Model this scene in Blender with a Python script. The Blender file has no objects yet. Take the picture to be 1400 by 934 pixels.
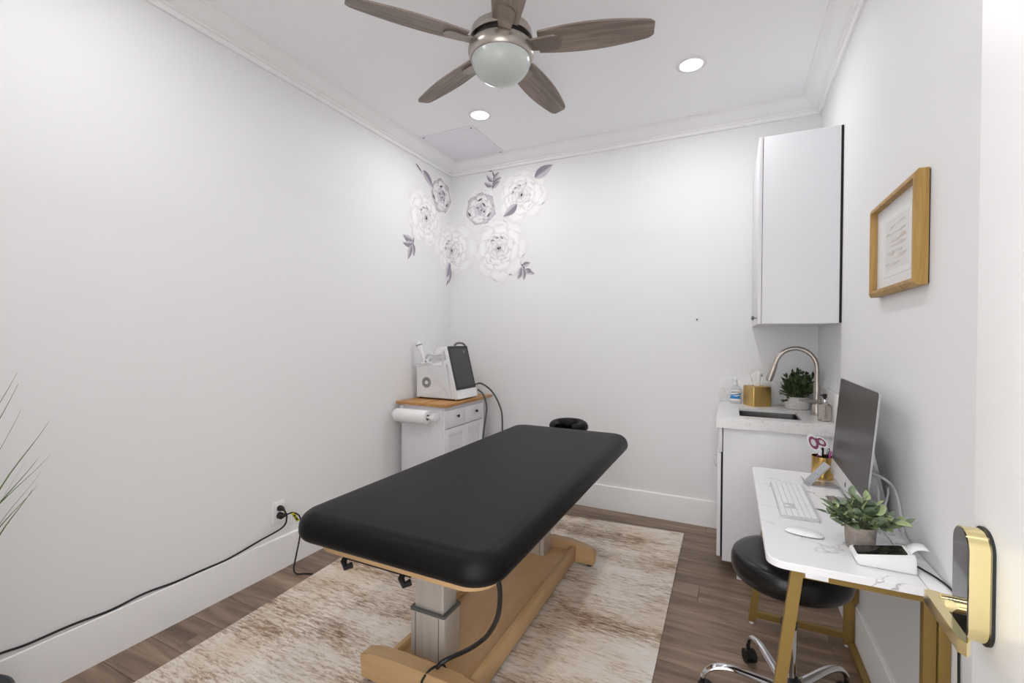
import bpy, bmesh, math, random
from mathutils import Vector, Matrix
PI = math.pi
S = bpy.context.scene
C = bpy.context.collection
random.seed(7)

# ------------------------------------------------------------------ camera, world, exposure
XL, YB, XR, ZC = -2.458, 3.728, 0.541, 3.061      # left wall, back wall, right wall, ceiling
YF = 0.03                                         # inner face of the wall with the doorway
cam_d = bpy.data.cameras.new('camera'); cam = bpy.data.objects.new('camera', cam_d); C.objects.link(cam)
cam_d.sensor_fit = 'HORIZONTAL'; cam_d.sensor_width = 36; cam_d.lens = 621.25 / 1400 * 36
cam_d.clip_start = 0.02
def cam_axes(yaw, pitch, roll):
    f = Vector((-math.sin(yaw) * math.cos(pitch), math.cos(yaw) * math.cos(pitch), -math.sin(pitch)))
    r = Vector((math.cos(yaw), math.sin(yaw), 0)); u = r.cross(f)
    return (math.cos(roll) * r + math.sin(roll) * u, -math.sin(roll) * r + math.cos(roll) * u, f)
_r, _u, _f = cam_axes(0.4489, 0.0094, 0.0068)
cam.matrix_world = Matrix(((_r.x, _u.x, -_f.x, 0), (_r.y, _u.y, -_f.y, 0), (_r.z, _u.z, -_f.z, 1.42), (0, 0, 0, 1)))
S.camera = cam
W = bpy.data.worlds.new('world'); S.world = W; W.use_nodes = True
W.node_tree.nodes['Background'].inputs[0].default_value = (1.0, 1.0, 1.0, 1)
W.node_tree.nodes['Background'].inputs[1].default_value = 5.6  # strong white surround, added as fill light through the doorway
S.view_settings.view_transform = 'Standard'; S.view_settings.look = 'None'
S.view_settings.gamma = 1; S.view_settings.use_curve_mapping = False
S.view_settings.exposure = -0.34
LAMP_W = 10.0

# ------------------------------------------------------------------ materials
def lin(c):
    return tuple(((v / 255) / 12.92 if v / 255 <= 0.04045 else ((v / 255 + 0.055) / 1.055) ** 2.4) for v in c) + (1,)
MATS = {}
def M(name, rgb=(200, 200, 200), rough=0.5, metal=0.0, var=0.0, vscale=(8, 8, 8), bump=0.0, bscale=60, spec=0.5,
      coat=0.0, trans=0.0, ior=1.45, emit=None, estr=0, alpha=1.0, sheen=0.0):
    if name in MATS: return MATS[name]
    m = bpy.data.materials.new(name); m.use_nodes = True; nt = m.node_tree
    b = nt.nodes['Principled BSDF']; c = lin(rgb)
    b.inputs['Base Color'].default_value = c
    b.inputs['Roughness'].default_value = rough; b.inputs['Metallic'].default_value = metal
    b.inputs['Specular IOR Level'].default_value = spec; b.inputs['Coat Weight'].default_value = coat
    b.inputs['Transmission Weight'].default_value = trans; b.inputs['IOR'].default_value = ior
    b.inputs['Sheen Weight'].default_value = sheen
    b.inputs['Alpha'].default_value = alpha
    if emit: b.inputs['Emission Color'].default_value = lin(emit); b.inputs['Emission Strength'].default_value = estr
    tc = nt.nodes.new('ShaderNodeTexCoord')
    if var > 0:
        mp = nt.nodes.new('ShaderNodeMapping'); mp.inputs['Scale'].default_value = vscale
        n = nt.nodes.new('ShaderNodeTexNoise'); n.inputs['Scale'].default_value = 1; n.inputs['Detail'].default_value = 5
        r = nt.nodes.new('ShaderNodeValToRGB')
        r.color_ramp.elements[0].position = 0.3; r.color_ramp.elements[1].position = 0.7
        r.color_ramp.elements[0].color = tuple(max(0, v * (1 - var)) for v in c[:3]) + (1,)
        r.color_ramp.elements[1].color = tuple(min(1, v * (1 + var)) for v in c[:3]) + (1,)
        nt.links.new(tc.outputs['Object'], mp.inputs[0]); nt.links.new(mp.outputs[0], n.inputs['Vector'])
        nt.links.new(n.outputs['Fac'], r.inputs[0]); nt.links.new(r.outputs[0], b.inputs['Base Color'])
    if bump > 0:
        n2 = nt.nodes.new('ShaderNodeTexNoise'); n2.inputs['Scale'].default_value = bscale; n2.inputs['Detail'].default_value = 3
        bp = nt.nodes.new('ShaderNodeBump'); bp.inputs['Strength'].default_value = bump; bp.inputs['Distance'].default_value = 0.002
        nt.links.new(tc.outputs['Object'], n2.inputs['Vector']); nt.links.new(n2.outputs['Fac'], bp.inputs['Height'])
        nt.links.new(bp.outputs[0], b.inputs['Normal'])
    MATS[name] = m
    return m
def ramp(nt, stops):
    r = nt.nodes.new('ShaderNodeValToRGB'); e = r.color_ramp.elements
    while len(e) < len(stops): e.new(0.5)
    for i, (p, c) in enumerate(stops): e[i].position = p; e[i].color = c
    return r
def wood(name, dark, light, scale=(1.5, 18, 18), rough=0.5, rnd=0.0, bump=0.1, spec=0.5):
    """grain running along object X"""
    m = bpy.data.materials.new(name); m.use_nodes = True; nt = m.node_tree; b = nt.nodes['Principled BSDF']
    tc = nt.nodes.new('ShaderNodeTexCoord'); mp = nt.nodes.new('ShaderNodeMapping'); mp.inputs['Scale'].default_value = scale
    oi = nt.nodes.new('ShaderNodeObjectInfo')
    add = nt.nodes.new('ShaderNodeVectorMath'); add.operation = 'ADD'
    mul = nt.nodes.new('ShaderNodeMath'); mul.operation = 'MULTIPLY'; mul.inputs[1].default_value = 37.0 * (1 if rnd else 0)
    nt.links.new(oi.outputs['Random'], mul.inputs[0]); nt.links.new(tc.outputs['Object'], mp.inputs[0])
    nt.links.new(mp.outputs[0], add.inputs[0]); nt.links.new(mul.outputs[0], add.inputs[1])
    n = nt.nodes.new('ShaderNodeTexNoise'); n.inputs['Scale'].default_value = 1.0; n.inputs['Detail'].default_value = 8
    n.inputs['Roughness'].default_value = 0.62; n.inputs['Distortion'].default_value = 0.7
    nt.links.new(add.outputs[0], n.inputs['Vector'])
    mid = tuple((dark[i] + light[i]) / 2 for i in range(3))
    r = ramp(nt, [(0.28, lin(dark)), (0.5, lin(mid)), (0.74, lin(light))])
    nt.links.new(n.outputs['Fac'], r.inputs[0])
    out = r.outputs[0]
    if rnd:
        hs = nt.nodes.new('ShaderNodeHueSaturation')
        mr = nt.nodes.new('ShaderNodeMapRange'); mr.inputs['To Min'].default_value = 1 - rnd; mr.inputs['To Max'].default_value = 1 + rnd
        nt.links.new(oi.outputs['Random'], mr.inputs[0]); nt.links.new(mr.outputs[0], hs.inputs['Value'])
        nt.links.new(out, hs.inputs['Color']); out = hs.outputs[0]
    nt.links.new(out, b.inputs['Base Color']); b.inputs['Roughness'].default_value = rough
    b.inputs['Specular IOR Level'].default_value = spec
    bp = nt.nodes.new('ShaderNodeBump'); bp.inputs['Strength'].default_value = bump; bp.inputs['Distance'].default_value = 0.002
    nt.links.new(n.outputs['Fac'], bp.inputs['Height']); nt.links.new(bp.outputs[0], b.inputs['Normal'])
    MATS[name] = m
    return m
def marble(name, base, vein, scale=3.0, width=0.03, amount=1.0, rough=0.25, cut=(0.45, 0.62)):
    m = bpy.data.materials.new(name); m.use_nodes = True; nt = m.node_tree; b = nt.nodes['Principled BSDF']
    tc = nt.nodes.new('ShaderNodeTexCoord')
    n = nt.nodes.new('ShaderNodeTexNoise'); n.inputs['Scale'].default_value = scale * 0.9; n.inputs['Detail'].default_value = 5
    mx = nt.nodes.new('ShaderNodeVectorMath'); mx.operation = 'ADD'
    nt.links.new(tc.outputs['Object'], n.inputs['Vector']); nt.links.new(tc.outputs['Object'], mx.inputs[0])
    nt.links.new(n.outputs['Color'], mx.inputs[1])
    v = nt.nodes.new('ShaderNodeTexVoronoi'); v.feature = 'DISTANCE_TO_EDGE'; v.inputs['Scale'].default_value = scale
    nt.links.new(mx.outputs[0], v.inputs['Vector'])
    r = ramp(nt, [(0.0, (1, 1, 1, 1)), (width, (0, 0, 0, 1))])
    nt.links.new(v.outputs['Distance'], r.inputs[0])
    n2 = nt.nodes.new('ShaderNodeTexNoise'); n2.inputs['Scale'].default_value = scale * 1.7; n2.inputs['Detail'].default_value = 2
    nt.links.new(tc.outputs['Object'], n2.inputs['Vector'])
    r2 = ramp(nt, [(cut[0], (0, 0, 0, 1)), (cut[1], (amount, amount, amount, 1))])
    nt.links.new(n2.outputs['Fac'], r2.inputs[0])
    mm = nt.nodes.new('ShaderNodeMath'); mm.operation = 'MULTIPLY'
    nt.links.new(r.outputs[0], mm.inputs[0]); nt.links.new(r2.outputs[0], mm.inputs[1])
    mix = nt.nodes.new('ShaderNodeMix'); mix.data_type = 'RGBA'
    mix.inputs['A'].default_value = lin(base); mix.inputs['B'].default_value = lin(vein)
    nt.links.new(mm.outputs[0], mix.inputs['Factor']); nt.links.new(mix.outputs['Result'], b.inputs['Base Color'])
    b.inputs['Roughness'].default_value = rough
    MATS[name] = m
    return m
def rug_mat():
    m = bpy.data.materials.new('rug_pile'); m.use_nodes = True; nt = m.node_tree; b = nt.nodes['Principled BSDF']
    tc = nt.nodes.new('ShaderNodeTexCoord')
    def noise(sc, det, rgh=0.6, dist=0.0):
        mp = nt.nodes.new('ShaderNodeMapping'); mp.inputs['Scale'].default_value = sc
        n = nt.nodes.new('ShaderNodeTexNoise'); n.inputs['Scale'].default_value = 1; n.inputs['Detail'].default_value = det
        n.inputs['Roughness'].default_value = rgh; n.inputs['Distortion'].default_value = dist
        nt.links.new(tc.outputs['Object'], mp.inputs[0]); nt.links.new(mp.outputs[0], n.inputs['Vector'])
        return n
    big = noise((1.1, 4.2, 1), 4); fine = noise((13, 75, 1), 9, 0.85, 0.5)
    a = nt.nodes.new('ShaderNodeMath'); a.operation = 'MULTIPLY_ADD'; a.inputs[1].default_value = 0.55
    nt.links.new(big.outputs['Fac'], a.inputs[0]); nt.links.new(fine.outputs['Fac'], a.inputs[2])
    r = ramp(nt, [(0.70, lin((236, 232, 227))), (0.775, lin((222, 212, 200))), (0.83, lin((192, 173, 157))), (0.91, lin((136, 113, 98)))])
    nt.links.new(a.outputs[0], r.inputs[0])
    tint = noise((2.1, 1.7, 1), 2)
    r3 = ramp(nt, [(0.35, lin((255, 255, 255))), (0.7, lin((238, 226, 212)))])
    nt.links.new(tint.outputs['Fac'], r3.inputs[0])
    mix = nt.nodes.new('ShaderNodeMix'); mix.data_type = 'RGBA'; mix.blend_type = 'MULTIPLY'; mix.inputs['Factor'].default_value = 1
    nt.links.new(r.outputs[0], mix.inputs['A']); nt.links.new(r3.outputs[0], mix.inputs['B'])
    nt.links.new(mix.outputs['Result'], b.inputs['Base Color'])
    b.inputs['Roughness'].default_value = 0.95; b.inputs['Specular IOR Level'].default_value = 0.1
    bp = nt.nodes.new('ShaderNodeBump'); bp.inputs['Strength'].default_value = 0.4; bp.inputs['Distance'].default_value = 0.003
    nt.links.new(fine.outputs['Fac'], bp.inputs['Height']); nt.links.new(bp.outputs[0], b.inputs['Normal'])
    return m
def attr_mat(name, rough=0.8):
    m = bpy.data.materials.new(name); m.use_nodes = True; nt = m.node_tree; b = nt.nodes['Principled BSDF']
    a = nt.nodes.new('ShaderNodeAttribute'); a.attribute_name = 'Col'
    nt.links.new(a.outputs['Color'], b.inputs['Base Color']); b.inputs['Roughness'].default_value = rough
    b.inputs['Specular IOR Level'].default_value = 0.2
    return m

wall_m = M('wall_paint', (236, 236, 237), 0.75, bump=0.05, bscale=220, spec=0.25)
ceil_m = M('ceiling_paint', (250, 250, 252), 0.85, spec=0.2)
trim_m = M('trim_paint', (246, 246, 246), 0.45)
white_m = M('white_laminate', (232, 232, 236), 0.4)
whitegloss = M('white_gloss', (236, 236, 238), 0.22)
black_vinyl = M('black_vinyl', (9, 9, 11), 0.46, bump=0.2, bscale=260, spec=0.22)
black_plastic = M('black_plastic', (22, 22, 23), 0.45)
chrome = M('chrome', (225, 225, 228), 0.07, 1.0)
nickel = M('brushed_nickel', (176, 168, 160), 0.3, 1.0, var=0.08, vscale=(3, 3, 80))
alu = M('aluminium', (196, 197, 200), 0.33, 1.0)
satin_alu = M('satin_aluminium', (205, 202, 198), 0.40, 0.6, var=0.06, vscale=(40, 40, 2))
gold_paint = M('gold_painted_steel', (146, 119, 64), 0.42, 0.3)
gold_brushed = M('brushed_gold', (206, 172, 108), 0.34, 0.9, var=0.08, vscale=(30, 30, 3))
brass = M('polished_brass', (240, 224, 170), 0.09, 1.0)
dark_glass = M('dark_glass', (24, 23, 26), 0.08, 0.0, coat=0.4)
maple = wood('maple', (182, 146, 104), (206, 172, 130), (1.6, 14, 14), 0.45, bump=0.03)
maple_y = wood('maple_panel', (184, 148, 104), (206, 173, 130), (9, 1.2, 9), 0.45, bump=0.03)
plank_m = wood('vinyl_plank', (88, 70, 56), (164, 140, 120), (1.6, 16, 16), 0.42, rnd=0.16, bump=0.12)
butcher = wood('butcher_block', (158, 108, 56), (206, 158, 98), (16, 2.0, 16), 0.4, rnd=0.1, bump=0.03)
blade_m = wood('weathered_blade', (102, 90, 82), (160, 146, 136), (2.2, 34, 20), 0.5, bump=0.05)
oak_gold = wood('gold_oak', (148, 112, 54), (194, 156, 92), (40, 40, 3), 0.5, bump=0.05)
desk_marble = marble('marble_desk', (240, 240, 242), (176, 174, 174), 2.6, 0.014, 0.9, 0.3, (0.42, 0.56))
quartz = marble('quartz', (230, 230, 230), (172, 170, 168), 9, 0.035, 0.8, 0.22)
concrete = M('concrete_pot', (148, 138, 130), 0.85, var=0.2, vscale=(30, 30, 30), bump=0.4, bscale=140)
grey_pot = M('pale_concrete', (206, 204, 200), 0.8, var=0.08, vscale=(25, 25, 25))
leaf_a = M('leaf_sage', (128, 144, 114), 0.55, var=0.35, vscale=(18, 18, 18))
leaf_b = M('leaf_light', (168, 184, 134), 0.55, var=0.25, vscale=(22, 22, 22))
leaf_c = M('leaf_deep', (98, 114, 92), 0.6, var=0.3, vscale=(20, 20, 20))
leaf_d = M('leaf_dark', (56, 70, 42), 0.6, var=0.45, vscale=(30, 30, 30))
stem_m = M('stem', (92, 104, 66), 0.7)
grass_m = M('grass_blade', (96, 116, 66), 0.6, var=0.4, vscale=(6, 6, 6))
paper = M('paper', (240, 240, 240), 0.9, spec=0.1)
print_m = attr_mat('decal_print')

# ------------------------------------------------------------------ mesh builder
ORG = {}
class MB:
    def __init__(s): s.bm = bmesh.new()
    def box(s, lo, hi, bev=0.0, seg=2, mat=None):
        c = [(lo[i] + hi[i]) / 2 for i in range(3)]; d = [max(1e-5, abs(hi[i] - lo[i])) for i in range(3)]
        mtx = Matrix.Translation(c) @ Matrix.Diagonal((*d, 1))
        if mat is not None: mtx = mat @ mtx
        t = bmesh.new(); bmesh.ops.create_cube(t, size=1, matrix=mtx)
        if bev: bmesh.ops.bevel(t, geom=list(t.edges), offset=bev, segments=seg, affect='EDGES', profile=0.5)
        s._merge(t); return s
    def _merge(s, t):
        me = bpy.data.meshes.new('tmp'); t.to_mesh(me); t.free(); s.bm.from_mesh(me); bpy.data.meshes.remove(me)
    def ring_sweep(s, rings, cap=True, closed=False):
        vs = [[s.bm.verts.new(p) for p in r] for r in rings]; n = len(vs[0])
        pairs = list(zip(vs[:-1], vs[1:])) + ([(vs[-1], vs[0])] if closed else [])
        for a, b in pairs:
            for i in range(n):
                j = (i + 1) % n
                try: s.bm.faces.new((a[i], a[j], b[j], b[i]))
                except ValueError: pass
        if cap and not closed:
            s.bm.faces.new(list(reversed(vs[0]))); s.bm.faces.new(vs[-1])
        return s
    def tube(s, pts, r, seg=8, cap=True):
        pts = [Vector(p) for p in pts]; rings = []
        rr = r if isinstance(r, (list, tuple)) else [r] * len(pts)
        ref = None
        for i, p in enumerate(pts):
            d = (pts[min(i + 1, len(pts) - 1)] - pts[max(i - 1, 0)]).normalized()
            if ref is None:
                ref = d.orthogonal().normalized()
            ref = (ref - d * ref.dot(d)).normalized(); o = d.cross(ref)
            rings.append([p + (ref * math.cos(2 * PI * k / seg) + o * math.sin(2 * PI * k / seg)) * rr[i] for k in range(seg)])
        return s.ring_sweep(rings, cap)
    def cyl(s, a, b, r, r2=None, seg=24):
        return s.tube([a, b], [r, r if r2 is None else r2], seg)
    def lathe(s, prof, c=(0, 0, 0), seg=32, cap=True):
        rings = [[(c[0] + r * math.cos(2 * PI * k / seg), c[1] + r * math.sin(2 * PI * k / seg), c[2] + z) for k in range(seg)] for r, z in prof]
        return s.ring_sweep(rings, cap)
    def prism(s, poly, f, d0, d1):
        """poly 2d, f(a,b,d)->xyz"""
        return s.ring_sweep([[f(a, b, d0) for a, b in poly], [f(a, b, d1) for a, b in poly]])
    def quad(s, *p):
        s.bm.faces.new([s.bm.verts.new(q) for q in p]); return s
    def build(s, name, mat, parent=None, smooth=True, xf=None, loc=None, ang=35):
        bm = s.bm
        bmesh.ops.recalc_face_normals(bm, faces=list(bm.faces))
        if xf is not None: bm.transform(xf)
        o0 = Vector((0, 0, 0))
        if parent is not None: o0 = ORG[parent.name]
        elif loc is not None: o0 = Vector(loc)
        bm.transform(Matrix.Translation(-o0))
        if smooth:
            a = math.radians(ang)
            for f in bm.faces: f.smooth = True
            for e in bm.edges:
                if len(e.link_faces) == 2 and e.calc_face_angle(0) > a: e.smooth = False
        me = bpy.data.meshes.new(name); bm.to_mesh(me); bm.free()
        if mat: me.materials.append(mat)
        o = bpy.data.objects.new(name, me); C.objects.link(o)
        if parent is not None: o.parent = parent
        else: o.location = o0
        ORG[o.name] = o0
        return o
def tag(o, label, cat, group=None):
    o['label'] = label; o['category'] = cat
    if group: o['group'] = group
    return o
def thing(name, label, cat, loc, group=None):
    o = bpy.data.objects.new(name, None); C.objects.link(o); o.location = loc; o.empty_display_size = 0.05
    ORG[o.name] = Vector(loc)
    return tag(o, label, cat, group)
def struct(o): o['kind'] = 'structure'; return o
def bx(name, lo, hi, mat, parent=None, bev=0.002, xf=None, loc=None):
    return MB().box(lo, hi, bev).build(name, mat, parent, xf=xf, loc=loc)
def smoothpath(pts, n=8):
    """Catmull-Rom through pts"""
    P = [Vector(p) for p in pts]; P = [P[0] * 2 - P[1]] + P + [P[-1] * 2 - P[-2]]; out = []
    for i in range(1, len(P) - 2):
        a, b, c, d = P[i - 1:i + 3]
        for k in range(n):
            t = k / n
            out.append(0.5 * ((2 * b) + (c - a) * t + (2 * a - 5 * b + 4 * c - d) * t * t + (3 * b - a - 3 * c + d) * t ** 3))
    out.append(P[-2]); return out
def rrect(x0, y0, x1, y1, r, n=6):
    out = []
    for cx, cy, a0 in ((x1 - r, y1 - r, 0), (x0 + r, y1 - r, 90), (x0 + r, y0 + r, 180), (x1 - r, y0 + r, 270)):
        for k in range(n + 1):
            a = math.radians(a0 + 90 * k / n); out.append((cx + r * math.cos(a), cy + r * math.sin(a)))
    return out
def rotz(c, deg):
    return Matrix.Translation(c) @ Matrix.Rotation(math.radians(deg), 4, 'Z') @ Matrix.Translation(-Vector(c))

# ------------------------------------------------------------------ room shell
T = 0.1
struct(MB().box((XL - T, -0.12, -0.05), (XL, YB + T, ZC + T)).build('wall_left', wall_m))
struct(MB().box((XL, YB, -0.05), (XR, YB + T, ZC + T)).build('wall_back', wall_m))
struct(MB().box((XR, -0.12, -0.05), (XR + T, YB + T, ZC + T)).build('wall_right', wall_m))
DX0, DX1, DZ = -0.62, 0.295, 2.1
wf = MB()
wf.box((XL, -0.12, -0.05), (DX0, YF, ZC)); wf.box((DX1, -0.12, -0.05), (XR, YF, ZC)); wf.box((DX0, -0.12, DZ), (DX1, YF, ZC))
struct(wf.build('wall_front', wall_m))
struct(MB().box((XL, -0.12, ZC), (XR, YB, ZC + T)).build('ceiling', ceil_m))
floor = struct(MB().box((XL, -0.6, -0.05), (XR, YB, -0.006)).build('floor', M('plank_joint', (46, 37, 32), 0.8)))
PW, PL = 0.182, 1.22; y = YB; row = 0; pm = {}
while y > -0.6:
    y0 = y - PW; off = [0.13, 0.77, 0.41, 1.02, 0.58][row % 5]; x = XL - off
    while x < XR:
        x1 = x + PL; a, b = max(x, XL), min(x1, XR)
        if b - a > 0.02:
            L = round(b - a, 3)
            if L not in pm:
                t = MB().box((-L / 2 + 0.0006, -PW / 2 + 0.0006, -0.006), (L / 2 - 0.0006, PW / 2 - 0.0006, 0.0), 0.0012, 1)
                o = t.build('plank', plank_m); pm[L] = o
            else:
                o = pm[L].copy(); C.objects.link(o)
            o.location = ((a + b) / 2, (y0 + y) / 2, 0); o.parent = floor
        x = x1
    y = y0; row += 1
# baseboards
BH, BT = 0.198, 0.014
def base_prof(): return [(0, 0), (BT, 0), (BT, BH - 0.004), (BT - 0.004, BH), (0, BH)]
pf = base_prof()
struct(MB().prism(pf, lambda d, z, s: (XL + d, s, z), YF, YB).build('baseboard_left', trim_m))
struct(MB().prism(pf, lambda d, z, s: (s, YB - d, z), XL + BT, 0.05).build('baseboard_back', trim_m))
struct(MB().prism(pf, lambda d, z, s: (XR - d, s, z), YF, 2.975).build('baseboard_right', trim_m))
# crown: one mitred piece per wall
CP = [(0, ZC - 0.096), (0.014, ZC - 0.096), (0.02, ZC - 0.086), (0.02, ZC - 0.074), (0.032, ZC - 0.07), (0.034, ZC - 0.062),
      (0.046, ZC - 0.06), (0.06, ZC - 0.052), (0.078, ZC - 0.036), (0.094, ZC - 0.02), (0.104, ZC - 0.012), (0.118, ZC - 0.01), (0.127, ZC - 0.006), (0.127, ZC), (0, ZC)]
def crown(name, f):
    m = MB(); m.ring_sweep([[f(d, z, 0) for d, z in CP], [f(d, z, 1) for d, z in CP]])
    struct(m.build(name, trim_m, ang=25))
crown('trim_1', lambda d, z, e: (XL + d, (YF + d, YB - d)[e], z))
crown('trim_2', lambda d, z, e: ((XL + d, XR - d)[e], YB - d, z))
crown('trim_3', lambda d, z, e: (XR - d, (YF + d, YB - d)[e], z))
crown('trim_4', lambda d, z, e: ((XL + d, XR - d)[e], YF + d, z))
# door frame around the doorway
t = MB(); t.box((DX0 - 0.06, YF, 0), (DX0, YF + 0.012, DZ + 0.06), 0.002); t.box((DX0 - 0.06, YF, DZ), (DX1 + 0.06, YF + 0.012, DZ + 0.06), 0.002)
struct(t.build('trim_5', trim_m))
# open door with smart lock
hx, hy, ex, ey = 0.297, 0.052, 0.3446, 0.951
dang = math.degrees(math.atan2(-(ex - hx), ey - hy))
dl = math.hypot(ex - hx, ey - hy)
DXF = Matrix.Translation((hx, hy, 0)) @ Matrix.Rotation(math.radians(dang), 4, 'Z')     # local: y along the door, -x out of the face
door = bpy.data.objects.new('door_1', None); C.objects.link(door); door.location = (hx, hy, 0); ORG['door_1'] = Vector((hx, hy, 0)); struct(door)
bx('door_panel', (0, 0, 0.012), (0.04, dl, 2.09), trim_m, door, 0.002, DXF)
ly = dl - 0.046
def pill(y0, z0, y1, z1, r, n=8): return rrect(y0, z0, y1, z1, r, n)
hub = MB().prism(pill(ly - 0.034, 0.973, ly + 0.034, 1.143, 0.03), lambda a, b, d: (d, a, b), 0, -0.004).build('lock_gasket', black_plastic, door, xf=DXF)
lk = MB().prism(pill(ly - 0.031, 0.976, ly + 0.031, 1.140, 0.028), lambda a, b, d: (d, a, b), -0.004, -0.027).build('lock_body', brass, door, xf=DXF)
MB().prism(pill(ly - 0.029, 0.978, ly + 0.029, 1.138, 0.026), lambda a, b, d: (d, a, b), -0.027, -0.0285).build('lock_cover', dark_glass, lk, xf=DXF)
lv = MB(); lv.cyl((-0.0285, ly, 1.021), (-0.05, ly, 1.021), 0.012, seg=20)
lv.prism([(-0.048, ly + 0.012), (-0.060, ly + 0.014), (-0.067, ly + 0.008), (-0.066, ly - 0.05), (-0.064, ly - 0.122), (-0.058, ly - 0.130), (-0.052, ly - 0.122), (-0.053, ly - 0.05), (-0.053, ly - 0.014), (-0.048, ly - 0.013)],
         lambda a, b, d: (a, b, d), 1.012, 1.030)
lv.build('lever', brass, door, xf=DXF)

# ------------------------------------------------------------------ recessed lights
def downlight(x, y, label):
    t = thing('recessed_light', label, 'ceiling light', (x, y, ZC), 'recessed ceiling lights')
    MB().lathe([(0.062, -0.001), (0.066, -0.006), (0.086, -0.004), (0.088, 0.0), (0.062, 0.0)], (x, y, ZC), 40, False).build('trim_ring', M('lamp_trim', (238, 238, 238), 0.5), t)
    MB().lathe([(0.001, -0.004), (0.0655, -0.004), (0.0655, -0.002), (0.001, -0.002)], (x, y, ZC), 40).build('diffuser', M('lamp_diffuser', (255, 255, 255), 0.6, emit=(255, 250, 244), estr=7.0), t)
    ld = bpy.data.lights.new('recessed_lamp', 'AREA'); ld.shape = 'DISK'; ld.size = 0.13; ld.energy = LAMP_W; ld.color = (1.0, 0.985, 0.98)
    lo = bpy.data.objects.new('lamp_bulb', ld); C.objects.link(lo); lo.parent = t; lo.location = (0, 0, -0.008)
downlight(-1.687, 2.93, 'round recessed ceiling light beside the ceiling access panel')
downlight(-0.231, 2.926, 'round recessed ceiling light on the wall cabinet side of the fan')
downlight(-1.687, 0.80, 'round recessed ceiling light above the grass plant')
downlight(-0.231, 0.80, 'round recessed ceiling light above the open door')
# access panel in the ceiling corner
ap = thing('access_panel', 'square white screwed access panel in the ceiling corner', 'access panel', (-2.075, 3.315, ZC))
bx('panel', (-2.331, 3.045, ZC - 0.005), (-1.822, 3.60, ZC), M('access_paint', (240, 240, 246), 0.7), ap, 0.0015)
bx('inner_panel', (-2.29, 3.085, ZC - 0.007), (-1.862, 3.57, ZC - 0.005), M('access_paint', (240, 240, 246), 0.7), ap, 0.001)
for sx, sy in ((-2.295, 3.065), (-1.85, 3.075), (-1.85, 3.585)):
    MB().cyl((sx, sy, ZC - 0.0075), (sx, sy, ZC - 0.005), 0.006, seg=10).build('screw', M('screw', (70, 70, 72), 0.4, 0.8), ap)

# ------------------------------------------------------------------ ceiling fan
FX, FY, FZ = -0.942, 1.823, 2.704
fan = thing('ceiling_fan', 'five-blade ceiling fan with weathered wood blades and frosted globe light', 'ceiling fan', (FX, FY, ZC))
c = (FX, FY, 0)
MB().lathe([(0.001, ZC), (0.07, ZC), (0.07, ZC - 0.02), (0.055, ZC - 0.05), (0.025, ZC - 0.065), (0.001, ZC - 0.065)], c).build('canopy', nickel, fan)
MB().cyl((FX, FY, ZC - 0.06), (FX, FY, 2.84), 0.013, seg=16).build('downrod', nickel, fan)
MB().lathe([(0.001, 2.85), (0.03, 2.85), (0.05, 2.835), (0.10, 2.815), (0.135, 2.785), (0.142, 2.752), (0.142, 2.742), (0.001, 2.742)], c, 48).build('motor_housing', nickel, fan)
MB().lathe([(0.001, 2.742), (0.128, 2.742), (0.128, 2.712), (0.001, 2.712)], c, 48).build('motor_gap', black_plastic, fan)
MB().lathe([(0.001, 2.714), (0.143, 2.714), (0.148, 2.70), (0.147, 2.682), (0.140, 2.664), (0.136, 2.66), (0.001, 2.66)], c, 64).build('light_ring', nickel, fan)
gl = [(0.132 * math.cos(a), 2.66 - 0.098 * math.sin(a)) for a in [PI / 2 * k / 12 for k in range(12)]] + [(0.001, 2.562)]
MB().lathe([(0.001, 2.662)] + gl, c, 48).build('light_globe', M('frosted_glass', (196, 202, 198), 0.25, spec=0.5, sheen=0.0), fan)
def blade_outline():
    top = []
    for k in range(29):
        u = k / 28
        w = 0.050 + 0.024 * math.sin(PI * min(1, u * 0.98 + 0.04)) ** 0.9 - 0.010 * u
        if u > 0.95: w *= 1 - 0.32 * ((u - 0.95) / 0.05) ** 2
        top.append((0.168 + u * 0.492, w))
    return top
def blade_local(pitch=math.radians(13)):
    m = MB(); o = blade_outline()
    def put(x, yy, z): return (x, yy * math.cos(pitch), -yy * math.sin(pitch) + z)
    pts = [(x, w) for x, w in o] + [(x, -w) for x, w in reversed(o)]
    m.prism(pts, lambda a, b, d: put(a, b, d), -0.004, 0.004)
    return m
bl0 = None
for k in range(5):
    a = math.radians(14.26 + 72 * k)
    if bl0 is None:
        b = blade_local(); bm = b.bm; bm.transform(Matrix.Translation((FX, FY, ZC + (FZ - ZC) + 0.02)))
        bl0 = b.build('blade', blade_m, fan); o = bl0
        g = MB(); pt = math.radians(13)
        put = lambda x, yy, z: (FX + x, FY + yy * math.cos(pt), FZ + 0.02 - yy * math.sin(pt) + z)
        poly = [(0.125, 0.026), (0.23, 0.036)] + [(0.23 + 0.036 * math.sin(PI * q / 10), 0.036 * math.cos(PI * q / 10)) for q in range(1, 10)] + [(0.23, -0.036), (0.125, -0.026)]
        g.prism(poly, lambda aa, bb, d: put(aa, bb, d), -0.013, -0.0045)
        br0 = g.build('blade_bracket', M('bracket_metal', (156, 146, 137), 0.38, 0.7), bl0)
        gx = br0
    else:
        o = bl0.copy(); C.objects.link(o); o.parent = fan
        q = br0.copy(); C.objects.link(q); q.parent = o
    o.rotation_euler = (0, 0, a)

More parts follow.
